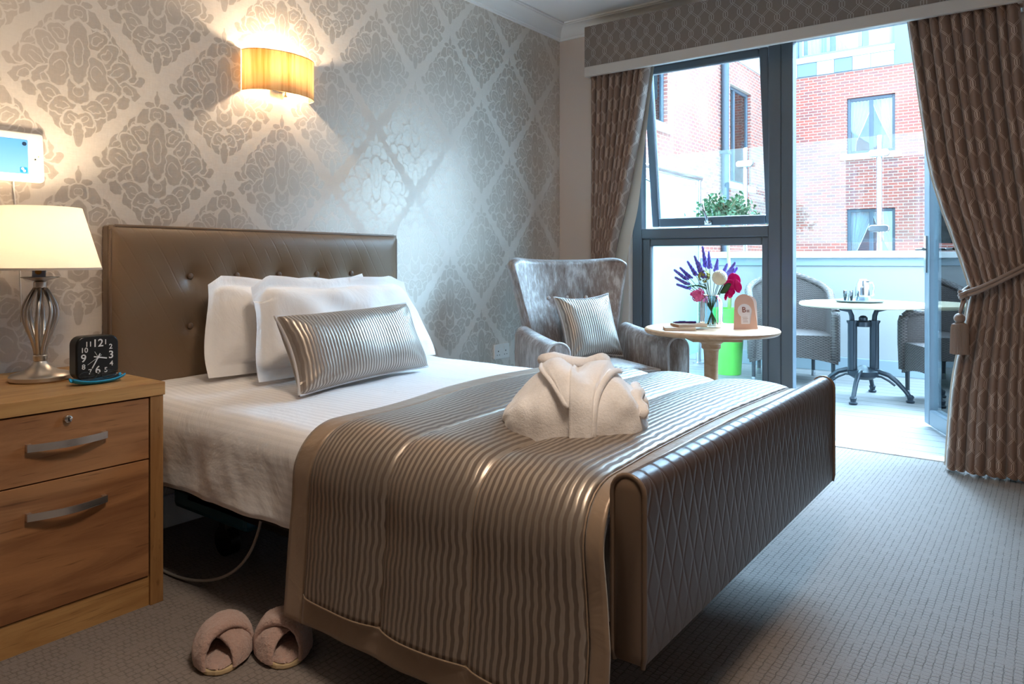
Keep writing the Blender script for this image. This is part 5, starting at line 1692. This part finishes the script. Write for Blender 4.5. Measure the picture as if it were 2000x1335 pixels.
for k, (dx, dz, sr, rot) in enumerate(((.018, .025, .034, -.3), (-.012, -.005, .032, .5), (.0, -.032, .026, .9), (-.028, -.052, .018, 1.2), (.026, .0, .030, -.8))):
    def pet(a, b, dx=dx, dz=dz, sr=sr, rot=rot, k=k):
        u, v = 2 * a - 1, 2 * b - 1
        x = u * sr * sqrt(1 - v * v * .5); z = v * sr * 1.2 * sqrt(1 - u * u * .5)
        y = .012 * (u * u + v * v) + .004 * sin(u * 6 + v * 4) + .006 * k
        return (.085 + dx + x * cos(rot) - z * sin(rot) * .3, -.02 - y, .195 + dz + z * cos(rot) + x * sin(rot))
    link('petal', Geo().grid(pet, 12, 12), M['magenta_petal'], t, smooth=True, solid=.0008)
t, path = fl('fern_sprig', 'green feathery sprig drooping to the left over the jar', 'foliage', (-.11, -.03, .168))
g = Geo()
for k in range(16):
    c = Vector((-.03 - .006 * k, -.03, .190 + .003 * k - .0002 * k * k))
    for s in (-1, 1):
        e = c + Vector((-.012, s * .004, s * .015 * (1 - k / 20))); g.add([c, (c + e) / 2 + Vector((-.004, 0, .002)), e, (c + e) / 2 + Vector((.004, 0, -.002))], [(0, 1, 2, 3)])
link('leaflets', g, M['leaf2'], t)
t, path = fl('leaf_stem', 'broad dark green leaf at the rim of the jar', 'foliage', (.075, -.05, .165))
def lf(a, b):
    u, v = 2 * a - 1, b
    w = .020 * sin(pi * v) ** .8
    return (.025 + .055 * v, -.055 - .01 * u * u + u * w * .3, .162 + .045 * v + u * w)
link('leaf_blade', Geo().grid(lf, 7, 12), M['leaf2'], t, smooth=True)

# pink folded card with a keyhole-shaped label
cxp, cyp = on_table(.148, -.075)
cd = thing('table_card', 'pink arched folding card standing beside the vase', 'card', (cxp, cyp, TZ + .0005), RZ + radians(6))
def arch(w0, w1, h, n=18):
    pts = [(-w0 / 2, 0), (w0 / 2, 0)]
    zc = h - w1 / 2 * 1.05
    for k in range(n + 1):
        a = pi * k / n; sc = 1 + .03 * (k % 2 == 0) * 0
        pts.append((w1 / 2 * cos(a), zc + w1 / 2 * 1.05 * sin(a)))
    return pts
tilt = Matrix.Rotation(radians(-9), 4, 'X')
link('front_panel', Geo().prism(arch(.124, .100, .172), 0, .0016, tilt @ Ry), M['pink_card'], cd)
back = Matrix.Translation((.026, .062, 0)) @ Matrix.Rotation(radians(9), 4, 'X')
link('back_panel', Geo().prism(arch(.124, .100, .166), 0, .0016, back @ Ry), M['white_card'], cd)
kh = [(-.022, .026), (.022, .026), (.021, .066)]
for k in range(17):
    a = -pi / 3.2 + (pi + 2 * pi / 3.2) * k / 16; kh.append((.036 * cos(a), .090 + .034 * sin(a)))
kh.append((-.021, .066))
link('keyhole_label', Geo().prism(kh, .0017, .0024, tilt @ Ry), M['white_card'], cd)
FT = tilt @ Ry
link('lettering', text_geo('B', .038, .0002, FT @ Matrix.Translation((-.004, .094, .0028))), M['rose_print'], cd)
link('lettering', text_geo('EE', .015, .0002, FT @ Matrix.Translation((.017, .088, .0028))), M['rose_print'], cd)
g = Geo()
for k in range(5): g.box(-.014 + .002 * (k % 2), .014 - .002 * (k % 3), .034 + k * .006, .0350 + k * .006, .0025, .0028)
g.apply(FT)
link('small_print', g, M['rose_print'], cd)
